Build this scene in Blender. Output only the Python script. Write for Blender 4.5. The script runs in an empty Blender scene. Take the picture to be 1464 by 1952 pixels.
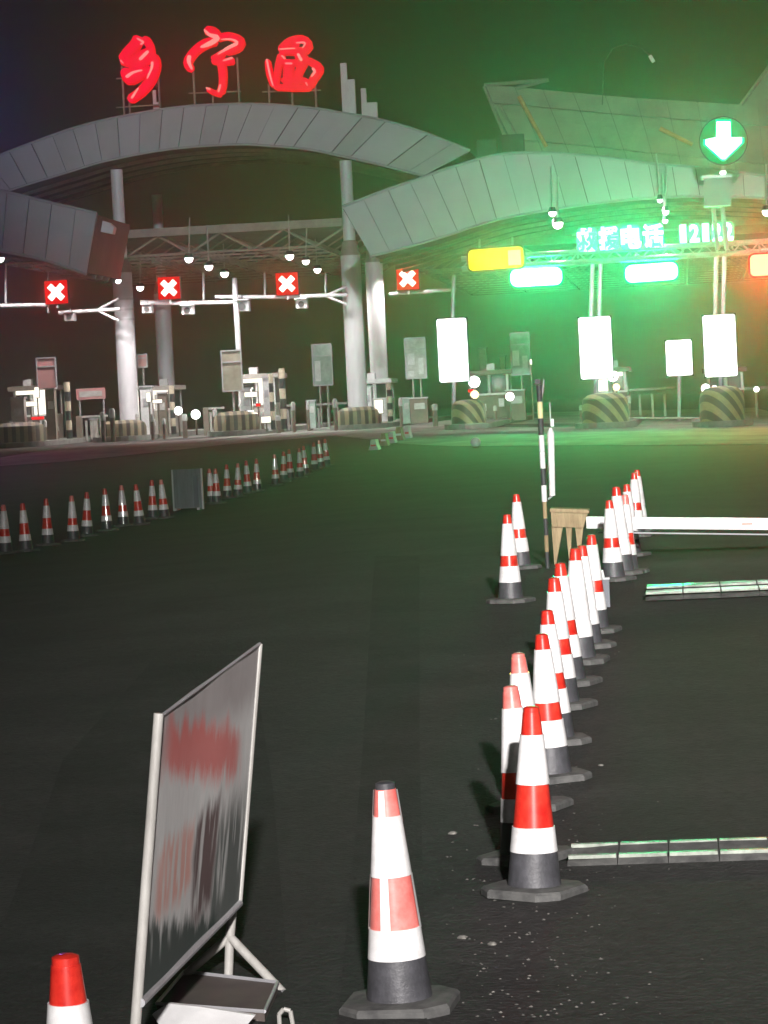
import bpy, bmesh, math, random
from mathutils import Vector, Matrix

random.seed(7)
SC = bpy.context.scene
COL = SC.collection

# ------------------------------------------------------------------ camera
F = 5500.0                      # focal length in photo pixels (1464 wide)
EYE = 1.86
YAW = math.atan((1315 - 732) / F)
PITCH = math.atan(205 / F)
ROLL = 0.05
fwd0 = Vector((-math.sin(YAW), math.cos(YAW), 0))
R0 = Vector((math.cos(YAW), math.sin(YAW), 0))
FW = (fwd0 * math.cos(PITCH) - Vector((0, 0, 1)) * math.sin(PITCH)).normalized()
U0 = R0.cross(FW).normalized()
CR = (R0 * math.cos(ROLL) - U0 * math.sin(ROLL)).normalized()
CU = (R0 * math.sin(ROLL) + U0 * math.cos(ROLL)).normalized()
cam_d = bpy.data.cameras.new('camera')
cam = bpy.data.objects.new('camera', cam_d)
COL.objects.link(cam)
M = Matrix.Identity(4)
for i in range(3):
    M[i][0] = CR[i]; M[i][1] = CU[i]; M[i][2] = -FW[i]; M[i][3] = (0, 0, EYE)[i]
cam.matrix_world = M
cam_d.sensor_fit = 'HORIZONTAL'; cam_d.sensor_width = 36.0
cam_d.lens = F / 1464 * 36
cam_d.clip_start = 0.1; cam_d.clip_end = 3000
SC.camera = cam
C0 = Vector((0, 0, EYE))

# ------------------------------------------------------------------ world, exposure
W_ = bpy.data.worlds.new('World'); SC.world = W_; W_.use_nodes = True
nt = W_.node_tree; nt.nodes.clear()
out = nt.nodes.new('ShaderNodeOutputWorld'); bg = nt.nodes.new('ShaderNodeBackground')
sky = nt.nodes.new('ShaderNodeTexSky'); sky.sky_type = 'NISHITA'; sky.sun_disc = False
sky.sun_elevation = math.radians(-4); sky.sun_rotation = math.radians(200)
mixc = nt.nodes.new('ShaderNodeMix'); mixc.data_type = 'RGBA'; mixc.inputs[0].default_value = 0.9
mixc.inputs[7].default_value = (0.065, 0.056, 0.05, 1)      # town glow on a night sky
nt.links.new(sky.outputs[0], mixc.inputs[6]); nt.links.new(mixc.outputs[2], bg.inputs[0])
bg.inputs[1].default_value = 0.05
nt.links.new(bg.outputs[0], out.inputs[0])
SC.view_settings.view_transform = 'Standard'; SC.view_settings.look = 'None'
SC.view_settings.gamma = 1; SC.view_settings.exposure = 0.0
SC.view_settings.use_curve_mapping = False
SC.cycles.use_denoising = True
SC.cycles.volume_max_steps = 64
SC.cycles.max_bounces = 4; SC.cycles.volume_bounces = 0
SC.cycles.caustics_reflective = False; SC.cycles.caustics_refractive = False

# added unseen spot behind the camera, brightens the approach road and cones
def aim(o, loc, target):
    o.location = loc
    o.rotation_mode = 'QUATERNION'
    o.rotation_quaternion = (Vector(target) - Vector(loc)).to_track_quat('-Z', 'Y')
fl = bpy.data.lights.new('fill_spot', 'SPOT'); fl.energy = 760000; fl.color = (1.0, 0.95, 0.93)
fl.spot_size = math.radians(16.3); fl.spot_blend = 1.0; fl.shadow_soft_size = 0.8
flo = bpy.data.objects.new('fill_spot', fl); COL.objects.link(flo)
aim(flo, (10.0, -60, 22.0), (3.9, 21, 0))
# a second added spot, also unseen, washes the toll roofs
fl2 = bpy.data.lights.new('fill_spot_wide', 'SPOT'); fl2.energy = 480000; fl2.color = (0.90, 0.95, 1.0)
fl2.spot_size = math.radians(17); fl2.spot_blend = 0.6; fl2.shadow_soft_size = 0.3
flo2 = bpy.data.objects.new('fill_spot_wide', fl2); COL.objects.link(flo2)
aim(flo2, (8.0, -60, 25.5), (-5, 118, 17))

# ------------------------------------------------------------------ pixel -> place
def ray(px, py):
    return (CR * ((px - 732) / F) + CU * (-(py - 976) / F) + FW)
def P(px, py, D):
    return C0 + ray(px, py) * D
def W(px, py, Y):
    d = ray(px, py); return C0 + d * (Y / d.y)
def sm(a, b, x):
    t = max(0.0, min(1.0, (x - a) / (b - a))); return t * t * (3 - 2 * t)
def gz(x, y):
    base = 0.27 * sm(11, 30, y) * sm(-9.5, -2.0, x)
    top = 0.93 - 0.40 * sm(-12, 6, x)
    r = sm(48, 112, y)
    return base * (1 - r) + top * r
def G(px, py):
    d = ray(px, py); a, b = 3.0, 260.0
    f = lambda t: (C0 + d * t).z - gz((C0 + d * t).x, (C0 + d * t).y)
    lo = a
    while lo < b and f(lo) > 0: lo += 0.5
    hi, lo = lo, lo - 0.5
    for _ in range(30):
        m = (lo + hi) / 2
        if f(m) > 0: lo = m
        else: hi = m
    return C0 + d * hi

# ------------------------------------------------------------------ materials
MATS = {}
def pm(name, c1, c2=None, scale=4.0, rough=0.6, metal=0.0, bump=0.0, coat=0.0, spec=0.5, stretch=(1, 1, 1), detail=6):
    m = bpy.data.materials.new(name); m.use_nodes = True
    n = m.node_tree.nodes; l = m.node_tree.links
    b = n['Principled BSDF']
    b.inputs['Roughness'].default_value = rough; b.inputs['Metallic'].default_value = metal
    b.inputs['Coat Weight'].default_value = coat; b.inputs['Specular IOR Level'].default_value = spec
    if c2 is None: c2 = tuple(v * 0.75 for v in c1)
    tc = n.new('ShaderNodeTexCoord'); mp = n.new('ShaderNodeMapping'); mp.inputs['Scale'].default_value = stretch
    nz = n.new('ShaderNodeTexNoise'); nz.inputs['Scale'].default_value = scale; nz.inputs['Detail'].default_value = detail
    nz.inputs['Roughness'].default_value = 0.65
    cr = n.new('ShaderNodeValToRGB')
    cr.color_ramp.elements[0].position = 0.35; cr.color_ramp.elements[1].position = 0.68
    cr.color_ramp.elements[0].color = (*c2, 1); cr.color_ramp.elements[1].color = (*c1, 1)
    l.new(tc.outputs['Object'], mp.inputs[0]); l.new(mp.outputs[0], nz.inputs['Vector'])
    l.new(nz.outputs[0], cr.inputs[0]); l.new(cr.outputs[0], b.inputs['Base Color'])
    if bump:
        bp = n.new('ShaderNodeBump'); bp.inputs['Strength'].default_value = bump; bp.inputs['Distance'].default_value = 0.02
        l.new(nz.outputs[0], bp.inputs['Height']); l.new(bp.outputs[0], b.inputs['Normal'])
    MATS[name] = m; return m
def em(name, c, s):
    m = bpy.data.materials.new(name); m.use_nodes = True
    n = m.node_tree.nodes; l = m.node_tree.links; n.clear()
    o = n.new('ShaderNodeOutputMaterial'); e = n.new('ShaderNodeEmission')
    e.inputs[0].default_value = (*c, 1); e.inputs[1].default_value = s
    l.new(e.outputs[0], o.inputs[0]); MATS[name] = m; return m
def stripes(name, ca, cb, freq, direction, rough=0.5):
    """painted hazard stripes, by object coordinates"""
    m = pm(name, ca, None, 5, rough); n = m.node_tree.nodes; l = m.node_tree.links
    b = n['Principled BSDF']; tc = n.new('ShaderNodeTexCoord')
    dt = n.new('ShaderNodeVectorMath'); dt.operation = 'DOT_PRODUCT'; dt.inputs[1].default_value = direction
    l.new(tc.outputs['Object'], dt.inputs[0])
    mu = n.new('ShaderNodeMath'); mu.operation = 'MULTIPLY'; mu.inputs[1].default_value = freq
    fr = n.new('ShaderNodeMath'); fr.operation = 'FRACT'; gt = n.new('ShaderNodeMath'); gt.operation = 'GREATER_THAN'
    gt.inputs[1].default_value = 0.5
    l.new(dt.outputs['Value'], mu.inputs[0]); l.new(mu.outputs[0], fr.inputs[0]); l.new(fr.outputs[0], gt.inputs[0])
    old = b.inputs['Base Color'].links[0].from_socket
    mx = n.new('ShaderNodeMix'); mx.data_type = 'RGBA'
    l.new(gt.outputs[0], mx.inputs[0]); l.new(old, mx.inputs[6]); mx.inputs[7].default_value = (*cb, 1)
    l.new(mx.outputs[2], b.inputs['Base Color']); return m

asphalt = pm('asphalt', (0.040, 0.039, 0.038), (0.021, 0.021, 0.021), 0.7, 0.78, bump=0.0, spec=0.35)
def fine_asphalt(m, sc, st):
    n = m.node_tree.nodes; l = m.node_tree.links; b = n['Principled BSDF']
    tc = n.new('ShaderNodeTexCoord')
    nz = n.new('ShaderNodeTexNoise'); nz.inputs['Scale'].default_value = sc; nz.inputs['Detail'].default_value = 8
    nz.inputs['Roughness'].default_value = 0.8
    l.new(tc.outputs['Object'], nz.inputs['Vector'])
    vo = n.new('ShaderNodeTexVoronoi'); vo.inputs['Scale'].default_value = sc * 3
    l.new(tc.outputs['Object'], vo.inputs['Vector'])
    ad = n.new('ShaderNodeMath'); ad.operation = 'ADD'; l.new(nz.outputs[0], ad.inputs[0]); l.new(vo.outputs['Distance'], ad.inputs[1])
    bp = n.new('ShaderNodeBump'); bp.inputs['Strength'].default_value = st; bp.inputs['Distance'].default_value = 0.012
    l.new(ad.outputs[0], bp.inputs['Height']); l.new(bp.outputs[0], b.inputs['Normal'])
    old = b.inputs['Base Color'].links[0].from_socket
    mr = n.new('ShaderNodeMapRange'); mr.inputs[1].default_value = 0.3; mr.inputs[2].default_value = 0.75
    mr.inputs[3].default_value = 0.4; mr.inputs[4].default_value = 1.75
    l.new(nz.outputs[0], mr.inputs[0])
    hs = n.new('ShaderNodeHueSaturation'); l.new(old, hs.inputs['Color']); l.new(mr.outputs[0], hs.inputs['Value'])
    l.new(hs.outputs[0], b.inputs['Base Color'])
fine_asphalt(asphalt, 14, 0.8)
patch = pm('shaded_asphalt', (0.034, 0.034, 0.033), (0.018, 0.018, 0.018), 1.1, 0.8, spec=0.3); fine_asphalt(patch, 18, 0.7)  # darker asphalt tone carrying painted shade on the road
concrete = pm('concrete_paving', (0.36, 0.35, 0.33), (0.14, 0.135, 0.13), 0.5, 0.85, bump=0.1, stretch=(1, 0.6, 1))
kerbm = pm('kerb_concrete', (0.33, 0.32, 0.30), (0.20, 0.19, 0.18), 3, 0.8)
panelm = pm('aluminium_panel', (0.40, 0.41, 0.44), (0.35, 0.36, 0.385), 0.8, 0.45, bump=0.03)
panelm2 = pm('aluminium_panel_dull', (0.38, 0.39, 0.415), (0.32, 0.33, 0.35), 0.8, 0.5, bump=0.03)
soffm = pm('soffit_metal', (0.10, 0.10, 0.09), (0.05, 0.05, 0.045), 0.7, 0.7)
seam = pm('joint_dark', (0.10, 0.10, 0.10), None, 2, 0.8)
trussm = pm('truss_steel', (0.34, 0.31, 0.28), (0.22, 0.20, 0.18), 2, 0.6)
colm = pm('column_paint', (0.72, 0.71, 0.74), (0.52, 0.51, 0.54), 1.2, 0.45, stretch=(1, 1, 0.25), bump=0.04)
steel = pm('galvanised_steel', (0.52, 0.52, 0.54), (0.36, 0.36, 0.38), 3, 0.4, metal=0.2)
whitep = pm('white_paint', (0.80, 0.80, 0.80), (0.62, 0.62, 0.62), 6, 0.4)
polem = pm('white_tube', (0.50, 0.49, 0.46), (0.28, 0.27, 0.25), 9, 0.45, stretch=(1, 1, 0.3))
dark = pm('dark_housing', (0.04, 0.04, 0.045), None, 4, 0.6)
glassm = pm('booth_glass', (0.05, 0.06, 0.06), None, 3, 0.12, spec=0.9)
conew = pm('cone_white_sleeve', (0.93, 0.93, 0.93), (0.66, 0.65, 0.64), 11, 0.35, coat=0.6)
coner = pm('cone_red_sleeve', (0.80, 0.05, 0.03), (0.50, 0.015, 0.012), 14, 0.3, coat=0.8)
conep = pm('cone_faded_sleeve', (0.85, 0.27, 0.24), (0.74, 0.16, 0.14), 20, 0.35, coat=0.7)
rubber = pm('black_rubber', (0.075, 0.075, 0.085), (0.04, 0.04, 0.045), 16, 0.5, bump=0.25, coat=0.1)
rubberd = pm('dusty_rubber', (0.12, 0.12, 0.115), (0.05, 0.05, 0.05), 12, 0.7, bump=0.3)
hazH = stripes('yellow_black_paint', (0.42, 0.36, 0.20), (0.10, 0.095, 0.07), 2.3, (0.75, 0.5, 0.75))
hazV = stripes('yellow_black_bars', (0.30, 0.25, 0.16), (0.07, 0.06, 0.05), 3.2, (1.0, 0.25, 0))
hazP = stripes('yellow_black_bands', (0.75, 0.68, 0.35), (0.03, 0.03, 0.03), 2.2, (0, 0, 1))
tan = pm('tan_paint', (0.40, 0.30, 0.17), (0.22, 0.16, 0.08), 8, 0.7, stretch=(3, 3, 0.5))
boothm = pm('booth_panel', (0.55, 0.52, 0.48), (0.36, 0.33, 0.30), 2, 0.5)
tanb = pm('booth_brown', (0.26, 0.21, 0.17), (0.15, 0.12, 0.10), 2, 0.6)
signw = pm('sign_board_pale', (0.62, 0.62, 0.60), (0.42, 0.42, 0.40), 4, 0.5)
signg = pm('sign_board_green', (0.42, 0.52, 0.47), (0.25, 0.33, 0.29), 4, 0.5)
signp = pm('sign_board_pink', (0.62, 0.24, 0.24), (0.48, 0.30, 0.30), 2, 0.5, stretch=(3, 1, 0.6))
greyb = pm('grey_board', (0.16, 0.17, 0.20), (0.10, 0.105, 0.125), 4, 0.6, stretch=(4, 1, 0.4))
brownp = pm('brown_tray', (0.12, 0.095, 0.085), (0.085, 0.07, 0.065), 6, 0.7)
stonem = pm('pale_stone', (0.20, 0.19, 0.17), (0.07, 0.07, 0.065), 25, 0.8)
orange = pm('orange_strut', (0.75, 0.36, 0.16), (0.5, 0.22, 0.1), 4, 0.6)
rearm = pm('rear_roof_panel', (0.34, 0.33, 0.26), (0.20, 0.20, 0.16), 0.5, 0.6)
stripew = pm('bump_sheen', (0.42, 0.46, 0.40), (0.16, 0.18, 0.15), 12, 0.28, coat=0.5)
bar_red = pm('faded_red_print', (0.7, 0.3, 0.25), None, 5, 0.4)

E_red = em('led_red', (1.0, 0.01, 0.015), 1.6)
E_redb = em('red_halo_glow', (1.0, 0.0, 0.0), 0.75)
E_neon = em('neon_red', (1.0, 0.0, 0.035), 1.1)
E_neonr = em('neon_red_return', (1.0, 0.0, 0.005), 1.0)
E_neonh = em('neon_highlight', (1.0, 0.30, 0.27), 1.15)
E_wht = em('lamp_white', (1.0, 0.98, 0.96), 9.0)
E_box = em('lightbox_white', (1.0, 1.0, 1.0), 2.6)
E_led = em('led_green_white', (0.62, 1.0, 0.86), 3.0)
E_ledb = em('green_fringe_glow', (0.0, 0.75, 0.25), 1.0)
E_bloom = em('bloom_plate', (0.22, 0.95, 0.55), 0.9)
E_arr = em('led_arrow', (0.80, 1.0, 0.97), 3.0)
E_yel = em('led_yellow', (1.0, 0.86, 0.0), 1.15)
E_yelh = em('led_yellow_pale', (1.0, 0.93, 0.28), 1.3)
E_blue = em('led_blue', (0.05, 0.12, 1.0), 2.0)
E_win = em('booth_light', (1.0, 0.93, 0.80), 1.7)
E_orng = em('led_orange_white', (1.0, 0.8, 0.45), 2.5)
E_whtX = em('led_red_core', (1.0, 0.80, 0.74), 3.0)

# ------------------------------------------------------------------ mesh helpers
class MB:
    def __init__(s): s.v = []; s.f = []; s.m = []
    def add(s, vs, fs, mi=0):
        k = len(s.v); s.v += [tuple(v) for v in vs]; s.f += [[k + i for i in f] for f in fs]; s.m += [mi] * len(fs); return s
    def box(s, c, d, mi=0, rz=0.0, ry=0.0):
        cx, cy, cz = c; x, y, z = d[0] / 2, d[1] / 2, d[2] / 2
        R = Matrix.Rotation(rz, 3, 'Z') @ Matrix.Rotation(ry, 3, 'Y')
        vs = [Vector((cx, cy, cz)) + R @ Vector((a * x, b * y, e * z)) for e in (-1, 1) for a, b in ((-1, -1), (1, -1), (1, 1), (-1, 1))]
        return s.add(vs, [(3, 2, 1, 0), (4, 5, 6, 7), (0, 1, 5, 4), (1, 2, 6, 5), (2, 3, 7, 6), (3, 0, 4, 7)], mi)
    def tube(s, a, b, r, r2=None, n=8, mi=0):
        a = Vector(a); b = Vector(b); r2 = r if r2 is None else r2
        d = (b - a).normalized(); u = d.orthogonal().normalized(); w = d.cross(u)
        vs = []
        for p, q in ((a, r), (b, r2)):
            for i in range(n):
                t = 2 * math.pi * i / n; vs.append(p + (u * math.cos(t) + w * math.sin(t)) * q)
        fs = [(i, (i + 1) % n, n + (i + 1) % n, n + i) for i in range(n)] + [tuple(range(n))[::-1], tuple(range(n, 2 * n))]
        return s.add(vs, fs, mi)
    def path(s, pts, r, n=8, mi=0):
        for a, b in zip(pts, pts[1:]): s.tube(a, b, r, None, n, mi)
        return s
    def lathe(s, prof, n=24, o=(0, 0, 0), mi=0, cap=True):
        vs = []; fs = []
        for r, z in prof:
            for i in range(n):
                t = 2 * math.pi * i / n; vs.append((o[0] + r * math.cos(t), o[1] + r * math.sin(t), o[2] + z))
        for j in range(len(prof) - 1):
            for i in range(n):
                fs.append((j * n + i, j * n + (i + 1) % n, (j + 1) * n + (i + 1) % n, (j + 1) * n + i))
        if cap:
            fs.append(tuple(range(n))[::-1]); fs.append(tuple(range((len(prof) - 1) * n, len(prof) * n)))
        return s.add(vs, fs, mi)
    def prism(s, pts, y0, y1, mi=0):
        """outline in x,z extruded from y0 (front) to y1"""
        n = len(pts)
        vs = [(x, y0, z) for x, z in pts] + [(x, y1, z) for x, z in pts]
        return s.add(vs, [tuple(range(n)), tuple(range(n, 2 * n))[::-1]] + [((i + 1) % n, i, n + i, n + (i + 1) % n) for i in range(n)], mi)
    def mesh(s, name, mats, smooth=False):
        me = bpy.data.meshes.new(name); me.from_pydata(s.v, [], s.f)
        if not isinstance(mats, (list, tuple)): mats = [mats]
        for m in mats: me.materials.append(m)
        me.polygons.foreach_set('material_index', s.m)
        if smooth:
            me.polygons.foreach_set('use_smooth', [True] * len(me.polygons))
            me.update()
            try: me.set_sharp_from_angle(angle=math.radians(35))
            except Exception: pass
        bm = bmesh.new(); bm.from_mesh(me); bmesh.ops.recalc_face_normals(bm, faces=bm.faces); bm.to_mesh(me); bm.free()
        return me
    def build(s, name, mats, parent=None, smooth=False, loc=None):
        o = bpy.data.objects.new(name, s.mesh(name, mats, smooth)); COL.objects.link(o)
        if parent is not None: o.parent = parent
        if loc is not None: o.location = loc
        return o
def tag(o, label=None, cat=None, group=None, kind=None):
    if label: o['label'] = label
    if cat: o['category'] = cat
    if group: o['group'] = group
    if kind: o['kind'] = kind
    return o
def thing(name, loc, label, cat, group=None, rz=0.0):
    o = bpy.data.objects.new(name, None); COL.objects.link(o); o.empty_display_size = 0.2
    o.location = loc; o.rotation_euler = (0, 0, rz)
    return tag(o, label, cat, group)
def copy_tree(o, parent=None):
    c = o.copy(); COL.objects.link(c); c.parent = parent
    for ch in list(o.children): copy_tree(ch, c)
    return c
def spot(name, parent, loc, target, power, color, size=120, r=0.1, blend=0.6):
    d = bpy.data.lights.new(name, 'SPOT'); d.energy = power; d.color = color; d.spot_size = math.radians(size)
    d.spot_blend = blend; d.shadow_soft_size = r
    o = bpy.data.objects.new(name, d); COL.objects.link(o); aim(o, loc, target)
    if parent is not None: o.parent = parent
    return o
def panel_light(name, parent, loc, sx, sy, power, color, spread=130):
    """the light a lit display throws towards the road"""
    d = bpy.data.lights.new(name, 'AREA'); d.shape = 'RECTANGLE'; d.size = sx; d.size_y = sy; d.energy = power; d.color = color
    d.spread = math.radians(spread)
    o = bpy.data.objects.new(name, d); COL.objects.link(o); o.location = loc
    o.rotation_euler = (math.radians(-90), 0, 0)       # faces -Y, towards the oncoming road
    o.parent = parent; return o
def interp(pts, n, smooth=True):
    """points resampled evenly by arc parameter (Catmull-Rom)"""
    L = [0]
    for a, b in zip(pts, pts[1:]): L.append(L[-1] + math.hypot(b[0] - a[0], b[1] - a[1]))
    res = []
    for i in range(n + 1):
        t = L[-1] * i / n; k = 0
        while k < len(pts) - 2 and L[k + 1] < t: k += 1
        u = (t - L[k]) / (L[k + 1] - L[k])
        p0 = pts[max(k - 1, 0)]; p1 = pts[k]; p2 = pts[k + 1]; p3 = pts[min(k + 2, len(pts) - 1)]
        r = []
        for c in (0, 1):
            r.append(0.5 * (2 * p1[c] + (p2[c] - p0[c]) * u + (2 * p0[c] - 5 * p1[c] + 4 * p2[c] - p3[c]) * u * u + (3 * p1[c] - p0[c] - 3 * p2[c] + p3[c]) * u ** 3))
        res.append(tuple(r))
    return res

# ------------------------------------------------------------------ ground
def sheet(name, xs, ys, zf, mat, kind='structure'):
    mb = MB(); nx, ny = len(xs), len(ys)
    vs = [(x, y, zf(x, y)) for y in ys for x in xs]
    fs = [(j * nx + i, j * nx + i + 1, (j + 1) * nx + i + 1, (j + 1) * nx + i) for j in range(ny - 1) for i in range(nx - 1)]
    mb.add(vs, fs); o = mb.build(name, mat, smooth=True); o['kind'] = kind; return o
xs = [-400, -150, -60, -35] + [-24 + i * 1.0 for i in range(46)] + [35, 60, 150, 400]
ys = [-120, -60, -20, 0] + [i * 1.5 for i in range(1, 88)] + [145, 170, 220, 400, 900]
sheet('road', xs, ys, gz, asphalt)

# concrete apron in front of the lanes, its front edge read along the ground
edge_px = [(-160, 903), (0, 889), (130, 880), (250, 868), (450, 846), (640, 831), (760, 846), (860, 851), (1050, 850), (1250, 849), (1464, 847), (1640, 846)]
edge = [G(*p) for p in edge_px]
mb = MB(); cols = []
for k in range(len(edge) - 1):
    for t in (0, 0.5): cols.append(edge[k].lerp(edge[k + 1], t))
cols.append(edge[-1])
rows = [0, 0.04, 0.1, 0.2, 0.35, 0.5, 0.75, 1.0]; vs = []
for r in rows:
    for e in cols:
        x = e.x; y = e.y + (175 - e.y) * r; vs.append((x, y, gz(x, y) + 0.012))
n = len(cols)
mb.add(vs, [(j * n + i, j * n + i + 1, (j + 1) * n + i + 1, (j + 1) * n + i) for j in range(len(rows) - 1) for i in range(n - 1)])
tag(mb.build('pavement', concrete, smooth=True), kind='structure')

# darker strips put the sign panel's shadow and faint road shade into the asphalt
def strip_px(name, pts, mat, dz=0.004):
    mb = MB(); g = [G(*p) for p in pts]; m = len(g) // 2; vs = []
    L = g[:m]; R = g[m:][::-1]; K = 10
    for i in range(m - 1):
        for t in range(K):
            a = L[i].lerp(L[i + 1], t / K); b = R[i].lerp(R[i + 1], t / K); vs += [a, b]
    vs += [L[-1], R[-1]]
    vs = [(v.x, v.y, gz(v.x, v.y) + dz) for v in vs]
    mb.add(vs, [(2 * i, 2 * i + 1, 2 * i + 3, 2 * i + 2) for i in range(len(vs) // 2 - 1)])
    return tag(mb.build(name, mat, smooth=True), kind='structure')
strip_px('shade_strip', [(-80, 1990), (120, 1450), (300, 1250), (480, 1250), (520, 1500), (560, 1990)], patch)
strip_px('shade_strip', [(640, 1990), (690, 1450), (715, 1060), (800, 1060), (800, 1450), (815, 1990)], patch)

# loose pebbles and grit
mb = MB()
def pebble(mb, p, r):
    vs = []
    for (x, y, z) in ((1, 0, 0), (-1, 0, 0), (0, 1, 0), (0, -1, 0), (0, 0, 1), (0, 0, -1)):
        k = r * random.uniform(0.6, 1.25); vs.append((p.x + x * k * 1.2, p.y + y * k, gz(p.x, p.y) + r * 0.3 + z * k * 0.7))
    mb.add(vs, [(0, 2, 4), (2, 1, 4), (1, 3, 4), (3, 0, 4), (2, 0, 5), (1, 2, 5), (3, 1, 5), (0, 3, 5)])
for i in range(170):
    t = random.random() ** 1.5
    px = random.gauss(1000 + 60 * (1 - t), 110); py = 1940 - t * 820
    if px < 600 or px > 1500: continue
    pebble(mb, G(px, py), random.uniform(0.0025, 0.007))
for i in range(120):
    pebble(mb, G(random.uniform(850, 1180), random.uniform(1560, 1950)), random.uniform(0.002, 0.006))
tag(mb.build('gravel', stonem), 'fine pale grit scattered along the foot of the cone row', 'gravel', kind='stuff')
for (px, py, r, lab) in ((863, 1590, .014, 'small white stone lying alone between the two nearest cones'),
                         (882, 1789, .013, 'yellowish flat stone at the right of the nearest cone'),
                         (939, 1801, .012, 'white stone chip right of the yellowish stone'),
                         (1145, 1460, .011, 'small white stone beside the long cone row')):
    g = G(px, py); mb = MB(); q = Vector((0, 0, 0)); vs = []
    for j, z in enumerate((0, .5, 1)):
        for i in range(7):
            a = i * math.tau / 7; k = r * (1, 1.15, .55)[j] * random.uniform(.75, 1.2)
            vs.append((k * 1.3 * math.cos(a), k * math.sin(a), z * r * .9))
    mb.add(vs, [(j * 7 + i, j * 7 + (i + 1) % 7, (j + 1) * 7 + (i + 1) % 7, (j + 1) * 7 + i) for j in (0, 1) for i in range(7)] + [tuple(range(14, 21))])
    o = mb.build('stone', stonem, loc=(g.x, g.y, gz(g.x, g.y))); tag(o, lab, 'stone')

# ------------------------------------------------------------------ canopies
def canopy(name, label, top, bot, Y, npan, depth, mats, group=None, th=0.10):
    org = W((top[0][0] + top[-1][0]) / 2, bot[len(bot) // 2][1], Y)
    org = Vector((org.x, Y, org.z))
    root = thing(name, org, label, 'canopy', group)
    N = npan * 2
    T = [W(x, y, Y) - org for x, y in interp(top, N)]; B = [W(x, y, Y) - org for x, y in interp(bot, N)]
    for k in range(npan):
        i = 2 * k
        def sh(a, b, s): return a + (b - a).normalized() * s
        g = 0.012
        t0 = sh(T[i], T[i + 2], g); t1 = T[i + 1]; t2 = sh(T[i + 2], T[i], g)
        b0 = sh(B[i], B[i + 2], g); b1 = B[i + 1]; b2 = sh(B[i + 2], B[i], g)
        dy = random.uniform(-0.03, 0.03); dz = random.uniform(-0.025, 0.03)
        pts = [(p.x, p.z) for p in (b0, b1, b2, t2, t1, t0)]
        pts = [(x, z + dz) for x, z in pts]
        mb = MB().prism(pts, dy - th, dy)
        mb.build('fascia_panel', mats[0] if random.random() < .7 else mats[1], root)
    # roof shell behind the panels: the vault running back over the lanes
    mb = MB(); n = len(T); vs = []
    y0 = 0.06
    for p in T: vs.append((p.x, y0, p.z - 0.04))
    for p in B: vs.append((p.x, y0, p.z + 0.04))
    for p in T: vs.append((p.x, depth, p.z - 0.04))
    for p in B: vs.append((p.x, depth, p.z + 0.04))
    fs = []
    for i in range(n - 1):
        fs += [(i, i + 1, n + i + 1, n + i), (2 * n + i, 3 * n + i, 3 * n + i + 1, 2 * n + i + 1),
               (i, 2 * n + i, 2 * n + i + 1, i + 1), (n + i, n + i + 1, 3 * n + i + 1, 3 * n + i)]
    fs += [(0, n, 3 * n, 2 * n), (n - 1, 3 * n - 1, 4 * n - 1, 2 * n - 1)]
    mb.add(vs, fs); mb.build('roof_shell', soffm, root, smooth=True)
    # edge trims
    mb = MB().path([(p.x, -th - .02, p.z + 0.03) for p in T], 0.05, 6); mb.build('upper_trim', panelm2, root)
    mb = MB().path([(p.x, -th - .02, p.z - 0.02) for p in B], 0.05, 6); mb.build('lower_trim', panelm2, root)
    # ribs under the vault
    for k in range(1, 5):
        yy = depth * k / 5 + .3; mb = MB()
        for a, b in zip(B, B[1:]): mb.tube((a.x, yy, a.z - .06), (b.x, yy, b.z - .06), .09, None, 4)
        mb.build('soffit_rib', trussm, root)
    return root
topA = [(-60, 318), (0, 297), (85, 265), (171, 237), (290, 213), (386, 202), (499, 200), (600, 208), (655, 217), (733, 231), (809, 254), (897, 288)]
botA = [(-10, 378), (20, 362), (130, 328), (205, 306), (325, 284), (450, 275), (520, 278), (587, 284), (655, 298), (723, 313), (809, 335)]
canopy('curved_canopy', 'middle curved grey roof fascia arching under the three red characters', topA, botA, 118, 23, 10, (panelm, panelm2), 'curved toll roof fascias')
topB = [(-160, 345), (-60, 353), (0, 364), (61, 379), (120, 393), (186, 408)]
botB = [(-160, 460), (-60, 470), (0, 478), (82, 494), (166, 522)]
canopy('curved_canopy', 'purple-tinted curved roof fascia dropping in from the left edge', topB, botB, 100, 8, 6, (panelm, panelm2), 'curved toll roof fascias')
topC = [(653, 396), (733, 365), (791, 345), (860, 321), (949, 297), (1035, 293), (1131, 300), (1247, 314), (1335, 321), (1464, 338), (1600, 365)]
botC = [(706, 488), (774, 471), (860, 446), (900, 432), (977, 412), (1112, 390), (1227, 378), (1335, 374), (1464, 378), (1590, 390)]
canopy('curved_canopy', 'right curved roof fascia with slanted seams, tinted green by the displays', topC, botC, 100, 21, 14, (panelm, panelm2), 'curved toll roof fascias')

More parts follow.
